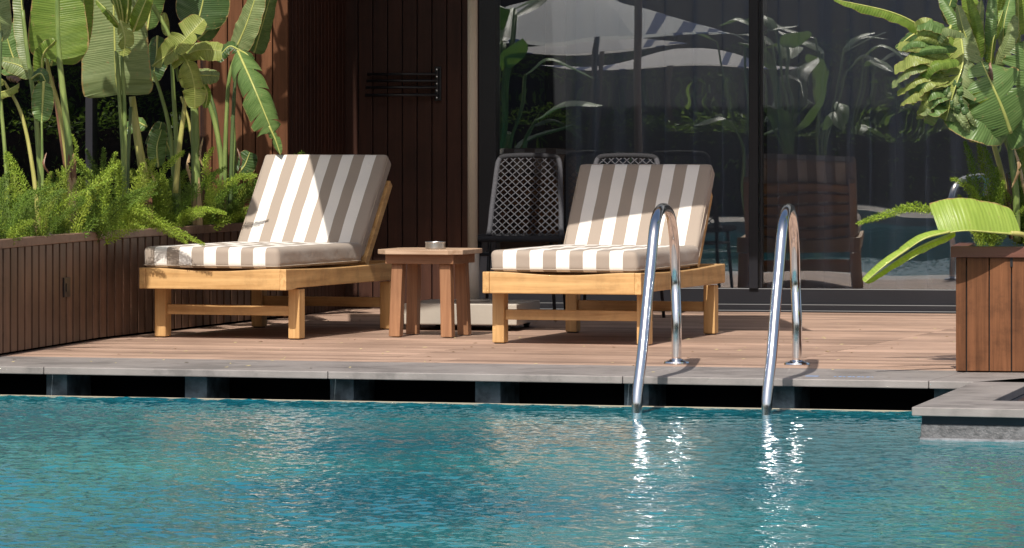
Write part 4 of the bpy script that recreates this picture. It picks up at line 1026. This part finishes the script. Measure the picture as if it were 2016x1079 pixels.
leaf(G, [(470, 98, 25.05), (490, 112, 25.0), (502, 150, 25.0)], 0.045, 'leaf_dark', n=(0.3, -1, 0.5), tears=(2, 2))
leaf(G, [(470, 340, 25.3), (482, 325, 25.3), (492, 300, 25.3)], 0.06, 'leaf_dark', n=(0, -1, 0.4), prof=(0.3, 0.3))

# --- right planter
SH = 0.0
H = clump(1998, 470, 21.35, 'tall banana plant with a rounded torn leaf over the right planter')
stem(H, [(2002, 475, 21.35), (2000, 380, 21.3), (1988, 290, 21.3), (1976, 220, 21.25), (1950, 150, 21.2), (1925, 115, 21.2)], 0.017, 0.008, 'stem', 'stem')
stem(H, [(1992, 440, 21.5), (1974, 350, 21.5), (1958, 290, 21.5), (1950, 262, 21.5)], 0.013, 0.011, 'stem_yellow')
rough_sheath(H, [(1996, 470, 21.4), (1982, 330, 21.4)], 0.020, 0.012, 'dry', 21)
stem(H, [(2008, 480, 21.5), (2008, 250, 21.5), (2005, 100, 21.5), (2004, -20, 21.5)], 0.018, 0.011, 'stem')
stem(H, [(2014, 470, 21.7), (2022, 300, 21.7), (2028, 100, 21.7)], 0.016, 0.012, 'stem_yellow')
leaf(H, [(1836, 66, 21.0), (1760, 26, 20.9), (1640, -2, 20.8)], 0.045, 'leaf', n=(0.1, -0.8, 0.9), fold=0.25, curl=0.7, prof=(0.2, 0.5), sweep=0.35)
leaf(H, [(1826, 60, 21.15), (1795, 70, 21.1), (1764, 96, 21.1)], 0.035, 'leaf_dark', n=(-0.4, -1, 0.4), fold=0.4)
stem(H, [(1990, 300, 21.4), (1940, 180, 21.3), (1890, 90, 21.2), (1836, 66, 21.05)], 0.012, 0.007, 'stem')
# the rounded torn leaf
leaf(H, [(1890, 62, 21.1), (1896, 120, 21.0), (1878, 180, 20.95), (1862, 238, 21.0)], 0.145, 'leaf_olive', n=(-0.25, -1, 0.5), fold=0.1, curl=0.5, tears=(0, 10), droop=0.9, prof=(0.25, 0.3), sides=(0, 1), seed=5, sweep=0.25)
leaf(H, [(1890, 62, 21.12), (1896, 120, 21.02), (1878, 180, 20.97), (1862, 238, 21.02)], 0.10, 'leaf_grey', n=(-0.25, -1, 0.4), fold=0.1, curl=0.4, tears=(8, 0), droop=0.9, prof=(0.25, 0.3), sides=(1, 0), seed=6, sweep=0.3)
leaf(H, [(1850, 60, 21.2), (1826, 120, 21.15), (1818, 190, 21.15), (1850, 225, 21.2)], 0.075, 'leaf_grey', n=(-0.5, -1, 0.3), fold=0.4, curl=0.9, tears=(9, 9), droop=0.9, prof=(0.3, 0.25), seed=8)
leaf(H, [(1872, 50, 21.1), (1860, 100, 21.05), (1850, 150, 21.05), (1845, 200, 21.1)], 0.085, 'leaf', n=(0.2, -1, 0.6), fold=0.2, curl=0.6, tears=(6, 7), droop=1.0, prof=(0.3, 0.25), seed=9)
# torn upright tufts
for k, (x0, y0, x1, y1, hw_, m_) in enumerate(((1925, 120, 1885, 10, .035, 'leaf_grey'), (1930, 118, 1905, -10, .03, 'leaf'), (1935, 112, 1932, 0, .028, 'leaf_grey'), (1942, 118, 1955, -20, .035, 'leaf_mid'), (1950, 130, 1975, 20, .04, 'leaf'), (1955, 140, 1998, 30, .04, 'leaf_grey'), (1935, 125, 1868, 60, .03, 'leaf_grey'), (1940, 125, 1870, 95, .02, 'leaf_mid'), (1960, 150, 2010, 60, .035, 'leaf'), (1912, 100, 1850, -10, .04, 'leaf_mid'), (1975, 110, 1990, -10, .05, 'leaf_mid'), (1910, 60, 1900, -20, .05, 'leaf'), (1870, 50, 1880, -20, .04, 'leaf_dark'))):
    leaf(H, [(x0, y0, 21.15 + 0.02*k), ((x0+x1)/2 + (6 if k % 2 else -6), (y0+y1)/2, 21.1 + 0.02*k), (x1, y1, 21.15 + 0.02*k)], hw_, m_, n=(0.25 * ((k % 5) - 2), -1, 0.15), fold=0.35, curl=0.4, rib=(k % 2 == 0), ribr=0.004)
# leaf seen against the stem, lower right
leaf(H, [(1990, 262, 21.05), (1974, 215, 21.0), (1952, 165, 20.98), (1932, 120, 21.0)], 0.20, 'leaf_mid', n=(0.1, -1, 0.15), fold=-0.1, curl=0.45, tears=(5, 1), droop=0.6, prof=(0.15, 0.45), sweep=0.1, ribr=0.009, seed=31)
leaf(H, [(1985, 268, 21.1), (1930, 240, 21.0), (1872, 210, 21.05)], 0.095, 'leaf_mid', n=(-0.1, -1, 0.5), fold=0.1, curl=0.3, prof=(0.35, 0.25), rib=False)
leaf(H, [(1966, 240, 21.3), (1920, 205, 21.3), (1868, 190, 21.3)], 0.08, 'leaf_lime', n=(-0.1, -1, -0.3), fold=0.1, prof=(0.3, 0.3), rib=False)
leaf(H, [(2005, 70, 21.4), (2004, 10, 21.4), (2004, -120, 21.4)], 0.13, 'leaf', n=(0.1, -1, -0.2), fold=0.05, curl=0.2, prof=(0.15, 0.5))
leaf(H, [(2030, 230, 21.2), (2020, 150, 21.2), (2016, 80, 21.2)], 0.10, 'leaf_mid', n=(0.3, -1, 0.2), tears=(4, 4))
leaf(H, [(1972, 262, 21.25), (2000, 250, 21.2), (2040, 190, 21.2)], 0.09, 'leaf_mid', n=(0.1, -1, 0.3))
LR2 = random.Random(21)
# torn hanging strips of the rounded leaf
for k in range(24):
    t = k / 23; x0 = 1888 - 30 * t + LR2.uniform(-22, 14); y0 = 62 + 150 * t + LR2.uniform(-8, 8); ln2 = LR2.uniform(55, 95) * (0.65 + 0.5 * math.sin(math.pi * min(1, t + 0.15))); an = R(LR2.uniform(165, 205) + 40 * t - 25)
    xm = x0 + ln2 * 0.6 * math.cos(an); ym = y0 - ln2 * 0.6 * math.sin(an) - 4; x1 = x0 + ln2 * math.cos(an); y1 = y0 - ln2 * math.sin(an) + LR2.uniform(6, 22)
    leaf(H, [(x0, y0, 20.92 + 0.004*k), (xm, ym, 20.86 + 0.004*k), (x1, y1, 20.90 + 0.006*k)], LR2.uniform(0.018, 0.036), LR2.choice(['leaf_olive', 'leaf_olive', 'leaf', 'leaf_grey', 'leaf_mid']), n=(LR2.uniform(-.5, .5), -1, LR2.uniform(0.0, 1.2)), fold=LR2.uniform(-.1, .4), curl=LR2.uniform(0, .8), prof=(0.12, 0.10), rib=False, sweep=0.05)
for k in range(12):
    t = k / 11; x0 = 1880 + LR2.uniform(-10, 20); y0 = 150 + 70 * t; an = R(LR2.uniform(-80, -40) - 50 * (1-t)); ln2 = LR2.uniform(30, 55)
    leaf(H, [(x0, y0, 20.98), (x0 + 0.5*ln2*math.cos(an), y0 - 0.5*ln2*math.sin(an), 20.95), (x0 + ln2*math.cos(an), y0 - ln2*math.sin(an), 20.98)], LR2.uniform(0.012, 0.022), LR2.choice(['leaf_grey', 'leaf_mid', 'leaf_dark']), n=(LR2.uniform(-.5, .5), -1, LR2.uniform(0, .8)), fold=0.2, curl=0.4, prof=(0.12, 0.2), rib=False)
# unseen crown leaves added above the frame to shade the ones below
for (pl_, x0, x1, Ya, Yb, cnt, anc) in ((A, -60, 90, 22.4, 23.2, 5, (40, -50, 23.7)), (B, 60, 220, 23.0, 23.9, 5, (112, -30, 24.0)), (C, 170, 270, 23.9, 24.6, 5, (216, -90, 24.85)), (D, 300, 430, 25.0, 25.8, 5, (412, -60, 25.9)), (G, 400, 520, 25.5, 26.2, 4, (522, -60, 25.85)), (H, 1860, 2060, 20.2, 20.9, 7, (2004, -30, 21.5))):
    for k in range(cnt):
        x = x0 + (x1 - x0) * (k + LR2.random()) / cnt; Yd = LR2.uniform(Ya, Yb); y = LR2.uniform(-360, -110); dx = LR2.uniform(-90, 90); dy = LR2.uniform(-110, 20)
        leaf(pl_, [(x, y, Yd), (x + dx*0.5, y + dy*0.7 - 15, Yd - 0.12), (x + dx, y + dy, Yd - 0.3)], LR2.uniform(0.06, 0.11), LR2.choice(['leaf', 'leaf_mid', 'leaf_grey']), n=(LR2.uniform(-.5, .5), -0.7, 0.9), fold=0.15, curl=0.3, tears=(2, 2), prof=(0.25, 0.4))
        P_ = at(x, y, Yd)
        mbs = MB(); b_ = pl_.location.copy(); a_c = at(*anc) - b_; mbs.tube(catmull([a_c, a_c.lerp(P_ - b_, 0.5) + Vector((0, 0, 0.04)), P_ - b_], 12), 0.008, 8)
        mbs.build('stem', M['stem'], pl_, smooth=True)
# withered leaves and strips hanging beside the stems
for (pl_, x, y, Yd, l) in ((B, 146, 300, 23.95, 60), (C, 296, 330, 25.1, 70), (D, 400, 270, 25.5, 80), (D, 372, 300, 25.4, 60), (G, 466, 290, 25.9, 60), (A, 92, 300, 23.5, 50), (H, 1996, 290, 21.2, 80), (H, 2010, 330, 21.3, 60), (B, 118, 150, 24.1, 45), (H, 1950, 120, 21.0, 50)):
    leaf(pl_, [(x, y, Yd), (x + LR2.uniform(-6, 8), y + l*0.5, Yd - 0.03), (x + LR2.uniform(-10, 12), y + l, Yd)], LR2.uniform(0.014, 0.026), LR2.choice(['dry', 'sheath', 'dry']), n=(LR2.uniform(-1, 1), -1, 0.1), fold=0.5, curl=1.0, tears=(1, 2), rib=False)
# low folded bright leaf hanging out over the deck
K = clump(2020, 480, 21.2, 'bright lime folded banana leaf reaching out low over the deck from the right planter')
leaf(K, [(2010, 462, 20.8), (1960, 458, 20.75), (1900, 454, 20.7), (1850, 462, 20.7)], 0.165, 'leaf_lime', n=(0.02, -1, 0.25), fold=0.0, curl=0.5, prof=(0.10, 0.02), sides=(0, 1), sweep=0.12, ripple=0.007, seed=3)
leaf(K, [(1870, 456, 20.7), (1820, 470, 20.65), (1780, 496, 20.65)], 0.062, 'leaf_lime', n=(-0.1, -1, 0.35), fold=0.2, curl=1.1, prof=(0.12, 0.03), sides=(0, 1), sweep=0.15, ripple=0.002, seed=4)
leaf(K, [(1790, 488, 20.65), (1745, 520, 20.6), (1703, 556, 20.6)], 0.055, 'leaf_lime', n=(-0.15, -1, 0.35), fold=0.1, curl=1.2, prof=(0.12, 0.12), sides=(0, 1), sweep=0.1, ripple=0.002, seed=5)
leaf(K, [(1880, 458, 20.75), (1800, 492, 20.7), (1703, 556, 20.65)], 0.03, 'leaf_lime', n=(-0.1, -1, 0.6), fold=-0.2, curl=0.4, prof=(0.2, 0.3), sides=(1, 0), sweep=0.1)
stem(K, [(2060, 500, 20.95), (2030, 470, 20.85), (2010, 461, 20.8), (1990, 459, 20.78)], 0.014, 0.010, 'stem_yellow')

# ------------------------------------------------------------------ foxtail ferns
def frond_mesh(P, r, seed, dens=1.0, taper=0.6):
    rn = random.Random(seed); mb = MB()
    n_ = len(P); Ln = [0]
    for i in range(1, n_): Ln.append(Ln[-1] + (P[i] - P[i-1]).length)
    tot = Ln[-1]; cnt = int(tot / 0.0026 * dens); vs = []; fs = []
    ga = 2.399
    for k in range(cnt):
        s = 0.04 + 0.96 * k / cnt; L = s * tot; i = 1
        x = s * (n_ - 1); i = min(int(x), n_-2); c = P[i].lerp(P[i+1], x - i); T = (P[i+1] - P[i]).normalized()
        ref = Vector((0, 0, 1)) if abs(T.z) < 0.8 else Vector((1, 0, 0)); U = T.cross(ref).normalized(); V = T.cross(U)
        a = k * ga + rn.uniform(-.3, .3); rad = U * math.cos(a) + V * math.sin(a)
        env = (min(1, s / 0.15) ** 0.5) * max(0.06, (1 - s ** 2.4)) ** 0.6
        ln_b = r * env * rn.uniform(0.75, 1.15)
        D = (rad * 0.85 + T * 0.55).normalized(); tipp = c + D * ln_b
        m_ = max(5, int(11 * ln_b / 0.03))
        for q_ in range(m_):
            t = 0.25 + 0.75 * (q_ + rn.random()) / m_; b = c + D * (ln_b * t)
            d = (D * rn.uniform(0.2, 1.0) + Vector((rn.uniform(-1, 1), rn.uniform(-1, 1), rn.uniform(-1, 1))) * 0.9 + T*0.3).normalized()
            l = rn.uniform(0.007, 0.013); sdv = d.cross(Vector((rn.uniform(-1, 1), rn.uniform(-1, 1), rn.uniform(-1, 1)))).normalized() * 0.0021
            j = len(vs); vs += [b - sdv, b + sdv, b + d * l]; fs.append((j, j+1, j+2))
    mb.add(vs, fs)
    mb.tube(P[::2], [0.0022] * len(P[::2]), 5)
    return mb
def arc(length, lean, curl, n_=26, twist=0.0):
    """starts upright, leans over in +x"""
    P = [Vector((0, 0, 0))]; a = lean; st = length / (n_ - 1)
    for i in range(n_-1):
        P.append(P[-1] + Vector((math.sin(a), 0.15 * math.sin(twist * i / n_), math.cos(a))) * st); a += curl / n_
    return P
FR = random.Random(8)
bases = []
for k, (L_, le, cu, r_) in enumerate(((0.42, 0.12, 0.8, 0.040), (0.42, 0.5, 1.1, 0.042), (0.30, 0.7, 0.9, 0.038), (0.42, 0.25, 1.3, 0.042), (0.34, 0.08, 0.5, 0.038), (0.46, 0.5, 0.7, 0.038))):
    ob = frond_mesh(arc(L_, le, cu, twist=k), r_, 40 + k).build('frond', M[('fern', 'fern_dark', 'fern', 'fern_dark', 'fern_old', 'fern_dark')[k]], None, smooth=False)
    bases.append(ob)
used_bases = set()
def fern(loc, n_, label, spread=(0, 6.283), scale=1.0, picks=(0, 1, 2, 3, 4, 5)):
    root = empty('foxtail_fern', loc, 0, label, 'fern', 'foxtail ferns in the planters')
    for i in range(n_):
        src = bases[FR.choice(picks)]
        if src.name not in used_bases: used_bases.add(src.name); c = src
        else: c = src.copy(); col.objects.link(c)
        c.parent = root
        a = spread[0] + (spread[1] - spread[0]) * (i + FR.uniform(0.1, 0.9)) / n_
        c.location = (0.05 * math.cos(a) * FR.random(), 0.05 * math.sin(a) * FR.random(), FR.uniform(-0.02, 0.02))
        c.rotation_euler = (FR.uniform(-.2, .2), FR.uniform(-.2, .2), a); s = scale * FR.uniform(0.8, 1.2); c.scale = (s, s, s)
    return root
def own_frond(root, pts, r, m='fern', seed=0, dens=1.0):
    P = catmull([at(*p) for p in pts], 26); o0 = P[0].copy()
    return frond_mesh([p - o0 for p in P], r, seed, dens).build('frond', M[m], root, loc=o0 - root.location)
spots = [(10, 22.6, 'foxtail fern at the near end of the slatted planter'), (-45, 23.2, 'foxtail fern at the left picture edge behind the nearest one'),
         (75, 23.1, 'foxtail fern beside the dark dry stump'), (125, 23.7, 'foxtail fern in front of the pale ringed stem base'),
         (60, 24.3, 'foxtail fern behind the thin arching stems'), (190, 24.0, 'foxtail fern under the huge grey green leaf'),
         (245, 24.65, 'foxtail fern whose plume hangs over the lounger cushion'), (215, 25.2, 'foxtail fern behind the two slim stems'),
         (330, 25.2, 'foxtail fern left of the thick trunk'), (300, 25.6, 'foxtail fern behind the thick yellow stem'),
         (400, 25.6, 'foxtail fern right of the thick trunk'), (440, 26.0, 'foxtail fern beside the backrest of the left lounger'),
         (370, 26.0, 'foxtail fern low against the left window'), (480, 26.3, 'foxtail fern at the far end of the slatted planter'), (130, 25.0, 'foxtail fern behind the bright green leaf stem')]
ferns = []
for px, Y_, lb in spots:
    X_ = (px - 1008) / F * Y_
    ferns.append(fern(Vector((X_, Y_, 0.49)), 10, lb, scale=FR.uniform(0.85, 1.08)))
own_frond(ferns[6], [(232, 445, 24.35), (215, 425, 24.2), (262, 408, 24.0), (330, 445, 23.9), (402, 482, 23.85)], 0.040, seed=1, dens=1.3)
own_frond(ferns[6], [(190, 455, 24.3), (235, 425, 24.1), (300, 440, 24.0), (368, 478, 23.95)], 0.040, seed=2, dens=1.3)
own_frond(ferns[8], [(352, 440, 25.2), (366, 420, 25.0), (402, 412, 24.6), (444, 420, 24.6)], 0.026, seed=3, dens=1.2)
own_frond(ferns[8], [(280, 400, 25.0), (300, 360, 25.0), (335, 320, 25.0), (362, 298, 25.0)], 0.032, seed=4)
own_frond(ferns[10], [(420, 420, 25.2), (412, 370, 25.2), (405, 320, 25.2), (420, 290, 25.2)], 0.034, seed=5)
own_frond(ferns[11], [(400, 400, 25.2), (430, 370, 25.1), (470, 350, 25.0), (505, 345, 25.0)], 0.034, seed=6)
own_frond(ferns[5], [(150, 440, 24.0), (160, 400, 24.0), (200, 350, 24.0), (235, 320, 24.0)], 0.036, seed=7)
own_frond(ferns[2], [(70, 440, 23.3), (90, 400, 23.2), (125, 350, 23.2), (150, 300, 23.2), (142, 265, 23.2)], 0.020, 'fern', seed=8, dens=0.6)
own_frond(ferns[3], [(100, 430, 23.3), (130, 395, 23.2), (180, 370, 23.2), (222, 352, 23.2)], 0.020, 'fern', seed=9, dens=0.5)
own_frond(ferns[0], [(30, 440, 23.0), (30, 400, 23.0), (20, 340, 23.0), (10, 300, 23.0)], 0.036, seed=10)
own_frond(ferns[4], [(60, 420, 24.0), (50, 370, 24.0), (30, 330, 24.0), (15, 300, 24.0)], 0.034, seed=11)
own_frond(ferns[7], [(215, 420, 25.0), (200, 370, 25.0), (185, 330, 25.0), (170, 295, 25.0)], 0.030, 'fern_dark', seed=12)
own_frond(ferns[7], [(215, 420, 25.0), (205, 360, 25.0), (203, 320, 25.0), (204, 292, 25.0)], 0.028, 'fern_dark', seed=13)
# dark dry stump
st = empty('dry_stump', at(80, 455, 23.2), 0, 'dark dry fibrous stump just behind the planter rim', 'stump')
st.location.z = 0.47
rn = random.Random(4); mb = MB()
for k in range(16):
    a = k * 0.42; r0 = 0.025; mb.tube([(r0*math.cos(a), r0*math.sin(a), 0), (r0*1.3*math.cos(a), r0*1.3*math.sin(a), 0.08), (r0*1.5*math.cos(a)+rn.uniform(-.01, .01), r0*1.2*math.sin(a), rn.uniform(0.10, 0.17))], [0.009, 0.007, 0.003], 6)
mb.build('stump_fibres', M['dry'], st, smooth=True)

fr1 = fern(Vector(((1950-1008)/F*21.3, 21.35, 0.515)), 9, 'upright foxtail fern at the left of the right planter', scale=0.75, picks=(4, 0))
fr2 = fern(Vector(((2030-1008)/F*21.4, 21.45, 0.515)), 10, 'foxtail fern at the right picture edge behind the banana stem', scale=0.85, picks=(4, 0, 3))
for k, pp in enumerate((((1950, 470), (1930, 400), (1915, 330), (1900, 278)), ((1955, 470), (1950, 400), (1936, 330), (1925, 275)), ((1965, 470), (1962, 400), (1955, 340), (1938, 290)), ((1960, 470), (1972, 420), (1970, 370), (1962, 330)), ((1945, 470), (1925, 430), (1915, 380), (1905, 345)), ((1945, 470), (1920, 450), (1900, 420), (1888, 385)))):
    own_frond(fr1, [(x, y, 21.3 + 0.03 * k) for x, y in pp], 0.034, 'fern' if k % 2 else 'fern_dark', seed=60 + k, dens=1.2)
own_frond(fr1, [(1930, 440, 21.3), (1915, 385, 21.25), (1895, 360, 21.2), (1872, 352, 21.2)], 0.024, seed=70)
own_frond(fr1, [(1925, 450, 21.1), (1870, 424, 21.0), (1800, 408, 20.9), (1745, 422, 20.85), (1688, 440, 20.8)], 0.030, 'fern', seed=71, dens=1.3)
for k, pp in enumerate((((2020, 470), (2010, 400), (1998, 340), (2002, 270)), ((2030, 470), (2022, 400), (2015, 320), (2014, 260)), ((2010, 480), (2015, 440), (2020, 410), (2030, 390)))):
    own_frond(fr2, [(x, y, 21.4 + 0.03 * k) for x, y in pp], 0.036, 'fern' if k % 2 else 'fern_dark', seed=80 + k, dens=1.2)

# ------------------------------------------------------------------ far side of the pool (seen in the glass and the water)
def striped_canopy_mat():
    m = bpy.data.materials.new('navy_stripes'); n, nd, ln, p = nodes(m)
    uv = nd.new('ShaderNodeTexCoord'); sp = nd.new('ShaderNodeSeparateXYZ'); ln.new(uv.outputs['Object'], sp.inputs[0]); ms_ = nd.new('ShaderNodeMapRange'); ms_.inputs['From Min'].default_value = -1.9; ms_.inputs['From Max'].default_value = 1.9; ln.new(sp.outputs[0], ms_.inputs[0])
    r = nd.new('ShaderNodeValToRGB'); r.color_ramp.interpolation = 'CONSTANT'; e = r.color_ramp.elements
    W_, B_ = (0.72, 0.70, 0.68, 1), (0.03, 0.06, 0.17, 1)
    st_ = [(0.0, B_), (0.05, W_), (0.09, B_), (0.12, W_), (0.16, B_), (0.19, W_), (0.24, B_), (0.27, W_), (0.70, B_), (0.73, W_), (0.77, B_), (0.81, W_), (0.85, B_), (0.88, W_), (0.93, B_)]
    while len(e) < len(st_): e.new(0.5)
    for i, (q_, c) in enumerate(st_): e[i].position = q_; e[i].color = c
    ln.new(ms_.outputs[0], r.inputs[0]); ln.new(r.outputs[0], p.inputs['Base Color']); p.inputs['Roughness'].default_value = 0.9
    tr = nd.new('ShaderNodeBsdfTranslucent'); ln.new(r.outputs[0], tr.inputs[0]); ms = nd.new('ShaderNodeMixShader'); ms.inputs[0].default_value = 0.35
    ln.new(p.outputs[0], ms.inputs[1]); ln.new(tr.outputs[0], ms.inputs[2]); ln.new(ms.outputs[0], nd['Material Output'].inputs['Surface'])
    return m
MS = striped_canopy_mat()
mwood = mat('dark_pole', (0.05, 0.035, 0.025), 0.5)
def striped_parasol(x, y, zc, rad_, hgt, label, yaw=0.0):
    root = empty('striped_parasol', (x, y, 0), yaw, label, 'parasol', 'navy striped parasols across the pool')
    mb = MB(); n_ = 8; tp_ = Vector((0, 0, zc + hgt))
    for i in range(n_):
        a0, a1 = 6.2832*i/n_ + .39, 6.2832*(i+1)/n_ + .39
        for s in range(6):
            t0, t1 = s/6, (s+1)/6
            def pt(a, t): rr = rad_ * (1 - t); return (rr*math.cos(a), rr*math.sin(a), zc + hgt * (t + 0.10 * math.sin(math.pi * t)))
            mb.add([pt(a0, t0), pt(a1, t0), pt(a1, t1), pt(a0, t1)], [(0, 1, 2, 3)], [(0 + 0.5*t0, t0), (1 - 0.5*t0, t0), (1 - 0.5*t1, t1), (0.5*t1, t1)])
    mb.build('canopy', MS, root)
    mb = MB(); mb.tube([(0, 0, 0), (0, 0, zc + hgt)], 0.03, 12); mb.lathe([(0.3, 0), (0.3, 0.06), (0.03, 0.08)], seg=24); mb.build('pole', mwood, root, smooth=False)
    return root
def mirror(px, py, Yv):
    """true place of something that the glass shows at this pixel at virtual depth Yv"""
    v = at(px, py, Yv); d = (v - W0).dot(wn) - 0.03
    return v - wn * (2 * d)
for px, py, Yv, rr, hh, lb in ((1160, 62, 52, 1.65, 0.55, 'nearest navy and white striped parasol across the pool'), (1170, 100, 62, 1.25, 0.40, 'second navy and white striped parasol across the pool'), (1330, 150, 66, 1.9, 0.25, 'far wide navy and white striped parasol across the pool')):
    q_ = mirror(px, py, Yv); striped_parasol(q_.x, q_.y, q_.z, rr, hh, lb, -0.25)
# planting across the pool: simple broad leaved clumps
def far_clump(x, y, h, n_, seed, label):
    root = empty('banana_plant', (x, y, 0), 0, label, 'banana plant', 'banana plants across the pool'); rn = random.Random(seed)
    for i in range(n_):
        a = rn.uniform(0, 6.28); hb = h * rn.uniform(0.35, 0.85); out = rn.uniform(0.05, 0.35)
        b = Vector((out*math.cos(a), out*math.sin(a), hb)); mid = b + Vector((0.25*math.cos(a), 0.25*math.sin(a), 0.3*rn.uniform(0.3, 1))); tip = mid + Vector((0.35*math.cos(a), 0.35*math.sin(a), rn.uniform(-0.3, 0.35)))
        P = catmull([b, mid, tip], 14); T0_ = (tip - b).normalized(); S = T0_.cross(Vector((0, 0, 1))).normalized(); vs = []; uvs = []
        for k, p_ in enumerate(P):
            s = k/13; w_ = 0.11 * math.sin(math.pi * (0.06 + 0.94*s)) ** 0.6
            for j, sg in enumerate((-1, -0.5, 0, 0.5, 1)): vs.append(p_ + S * w_ * sg - Vector((0, 0, 1)) * abs(sg) * w_ * 0.35); uvs.append((s * 0.8, abs(sg) * 0.9))
        mb = MB(); mb.add(vs, [(k*5+j, k*5+j+1, (k+1)*5+j+1, (k+1)*5+j) for k in range(13) for j in range(4)], uvs)
        mb.build('leaf', M[rn.choice(['leaf_mid', 'leaf_mid', 'leaf_dark'])], root, smooth=True)
        mb = MB(); mb.tube([(0, 0, 0), (b.x*0.5, b.y*0.5, hb*0.6), b], 0.014, 8); mb.build('stem', M['stem'], root, smooth=True)
    return root
for k, (px, Yv, h, n_) in enumerate(((985, 44, 2.6, 12), (1000, 50, 2.0, 7), (1545, 56, 2.9, 10), (1620, 58, 2.7, 9), (1690, 60, 2.2, 6), (1460, 56, 2.4, 5), (20, 46, 2.4, 6))):
    q_ = mirror(px, 300, Yv); far_clump(q_.x, q_.y, h, n_, 100 + k, ['leafy clump across the pool opposite the door jamb', 'shorter leafy clump across the pool', 'tall leafy clump across the pool opposite the right pane', 'leafy clump across the pool beside the tall one', 'small leafy clump across the pool at the end of its row', 'leafy clump far across the pool behind the parasols', 'leafy clump across the pool opposite the left window'][k])
# unseen building added across the pool to keep the reflections dark
fb = empty('dark_backdrop', (0, -34, 0), -R(WY) * 0, 'unseen dark timber backdrop across the water, added to darken reflections', 'building')
mb = MB(); mb.box(-75, 45, -6, 0, 0, 7.5); mb.build('wall', mat('dark_timber', (0.045, 0.032, 0.026), 0.8, var=0.4, scale=0.8), fb)
mb = MB()
for k in range(14): mb.box(-28 + 4*k, -25.6 + 4*k, 0.0, 0.06, 0.3, 2.9)
mb.build('windows', M['frame'], fb)
mb = MB(); rn = random.Random(9)
vs = []; fs = []
for k in range(36000):
    x = rn.uniform(-60, 30); z = rn.random() ** 0.8 * (2.3 + 0.5 * math.sin(x * 1.3) + 0.3 * math.sin(x * 3.1)); y = rn.uniform(-0.5, 0.5)
    a = rn.uniform(0, 6.28); l = rn.uniform(0.06, 0.16); dx, dz = math.cos(a) * l, math.sin(a) * l; j = len(vs)
    vs += [(x, y, z), (x + dx, y + rn.uniform(-.1, .1), z + dz), (x - dz*0.4, y + rn.uniform(-.08, .08), z + dx*0.4)]; fs.append((j, j+1, j+2))
mb.add(vs, fs)
mb2 = MB(); mb2.v = mb.v; mb2.f = mb.f
hedge2 = empty('hedge', (0, -3.2, 0), 0, 'low clipped hedge behind the viewer, added to darken the glass reflections', 'hedge')  # unseen hedge added to cover the pale paving in the reflections
lo = MB(); lo.v = [(v[0] * 0.55, v[1] * 0.6, v[2] * 0.5) for v in mb.v]; lo.f = mb.f; lo.build('hedge_leaves', M['fern_dark'], hedge2)
lo = MB(); lo.box(-33, 17, -0.2, 0.2, 0, 0.95); lo.build('hedge_core', M['soil'], hedge2)
o = mb.build('hedge', M['fern_dark'], loc=(0, -32.5, 0)); tag(o, 'clipped green hedge across the water, added with the dark backdrop to darken reflections', 'hedge')  # added in front of the backdrop so the glass reflects dark green

# small dry specks blown over the deck
mb = MB(); rn = random.Random(12)
for k in range(170):
    u = rn.uniform(-0.5, 4.4); v = rn.uniform(0.05, 5.5) ; p = E0 + eu * u + ev * v
    a = rn.uniform(0, 6.28); l = rn.uniform(0.006, 0.016); d = Vector((math.cos(a), math.sin(a), 0)) * l; e = Vector((-math.sin(a), math.cos(a), 0)) * l * 0.45
    z = 0.001; c = Vector((p.x, p.y, z))
    mb.add([c - d, c + e + Vector((0, 0, 0.003)), c + d + Vector((0, 0, 0.002)), c - e], [(0, 1, 2, 3)])
tag(mb.build('leaf_litter', mat('litter', (0.46, 0.38, 0.20), 0.8)), kind='stuff')
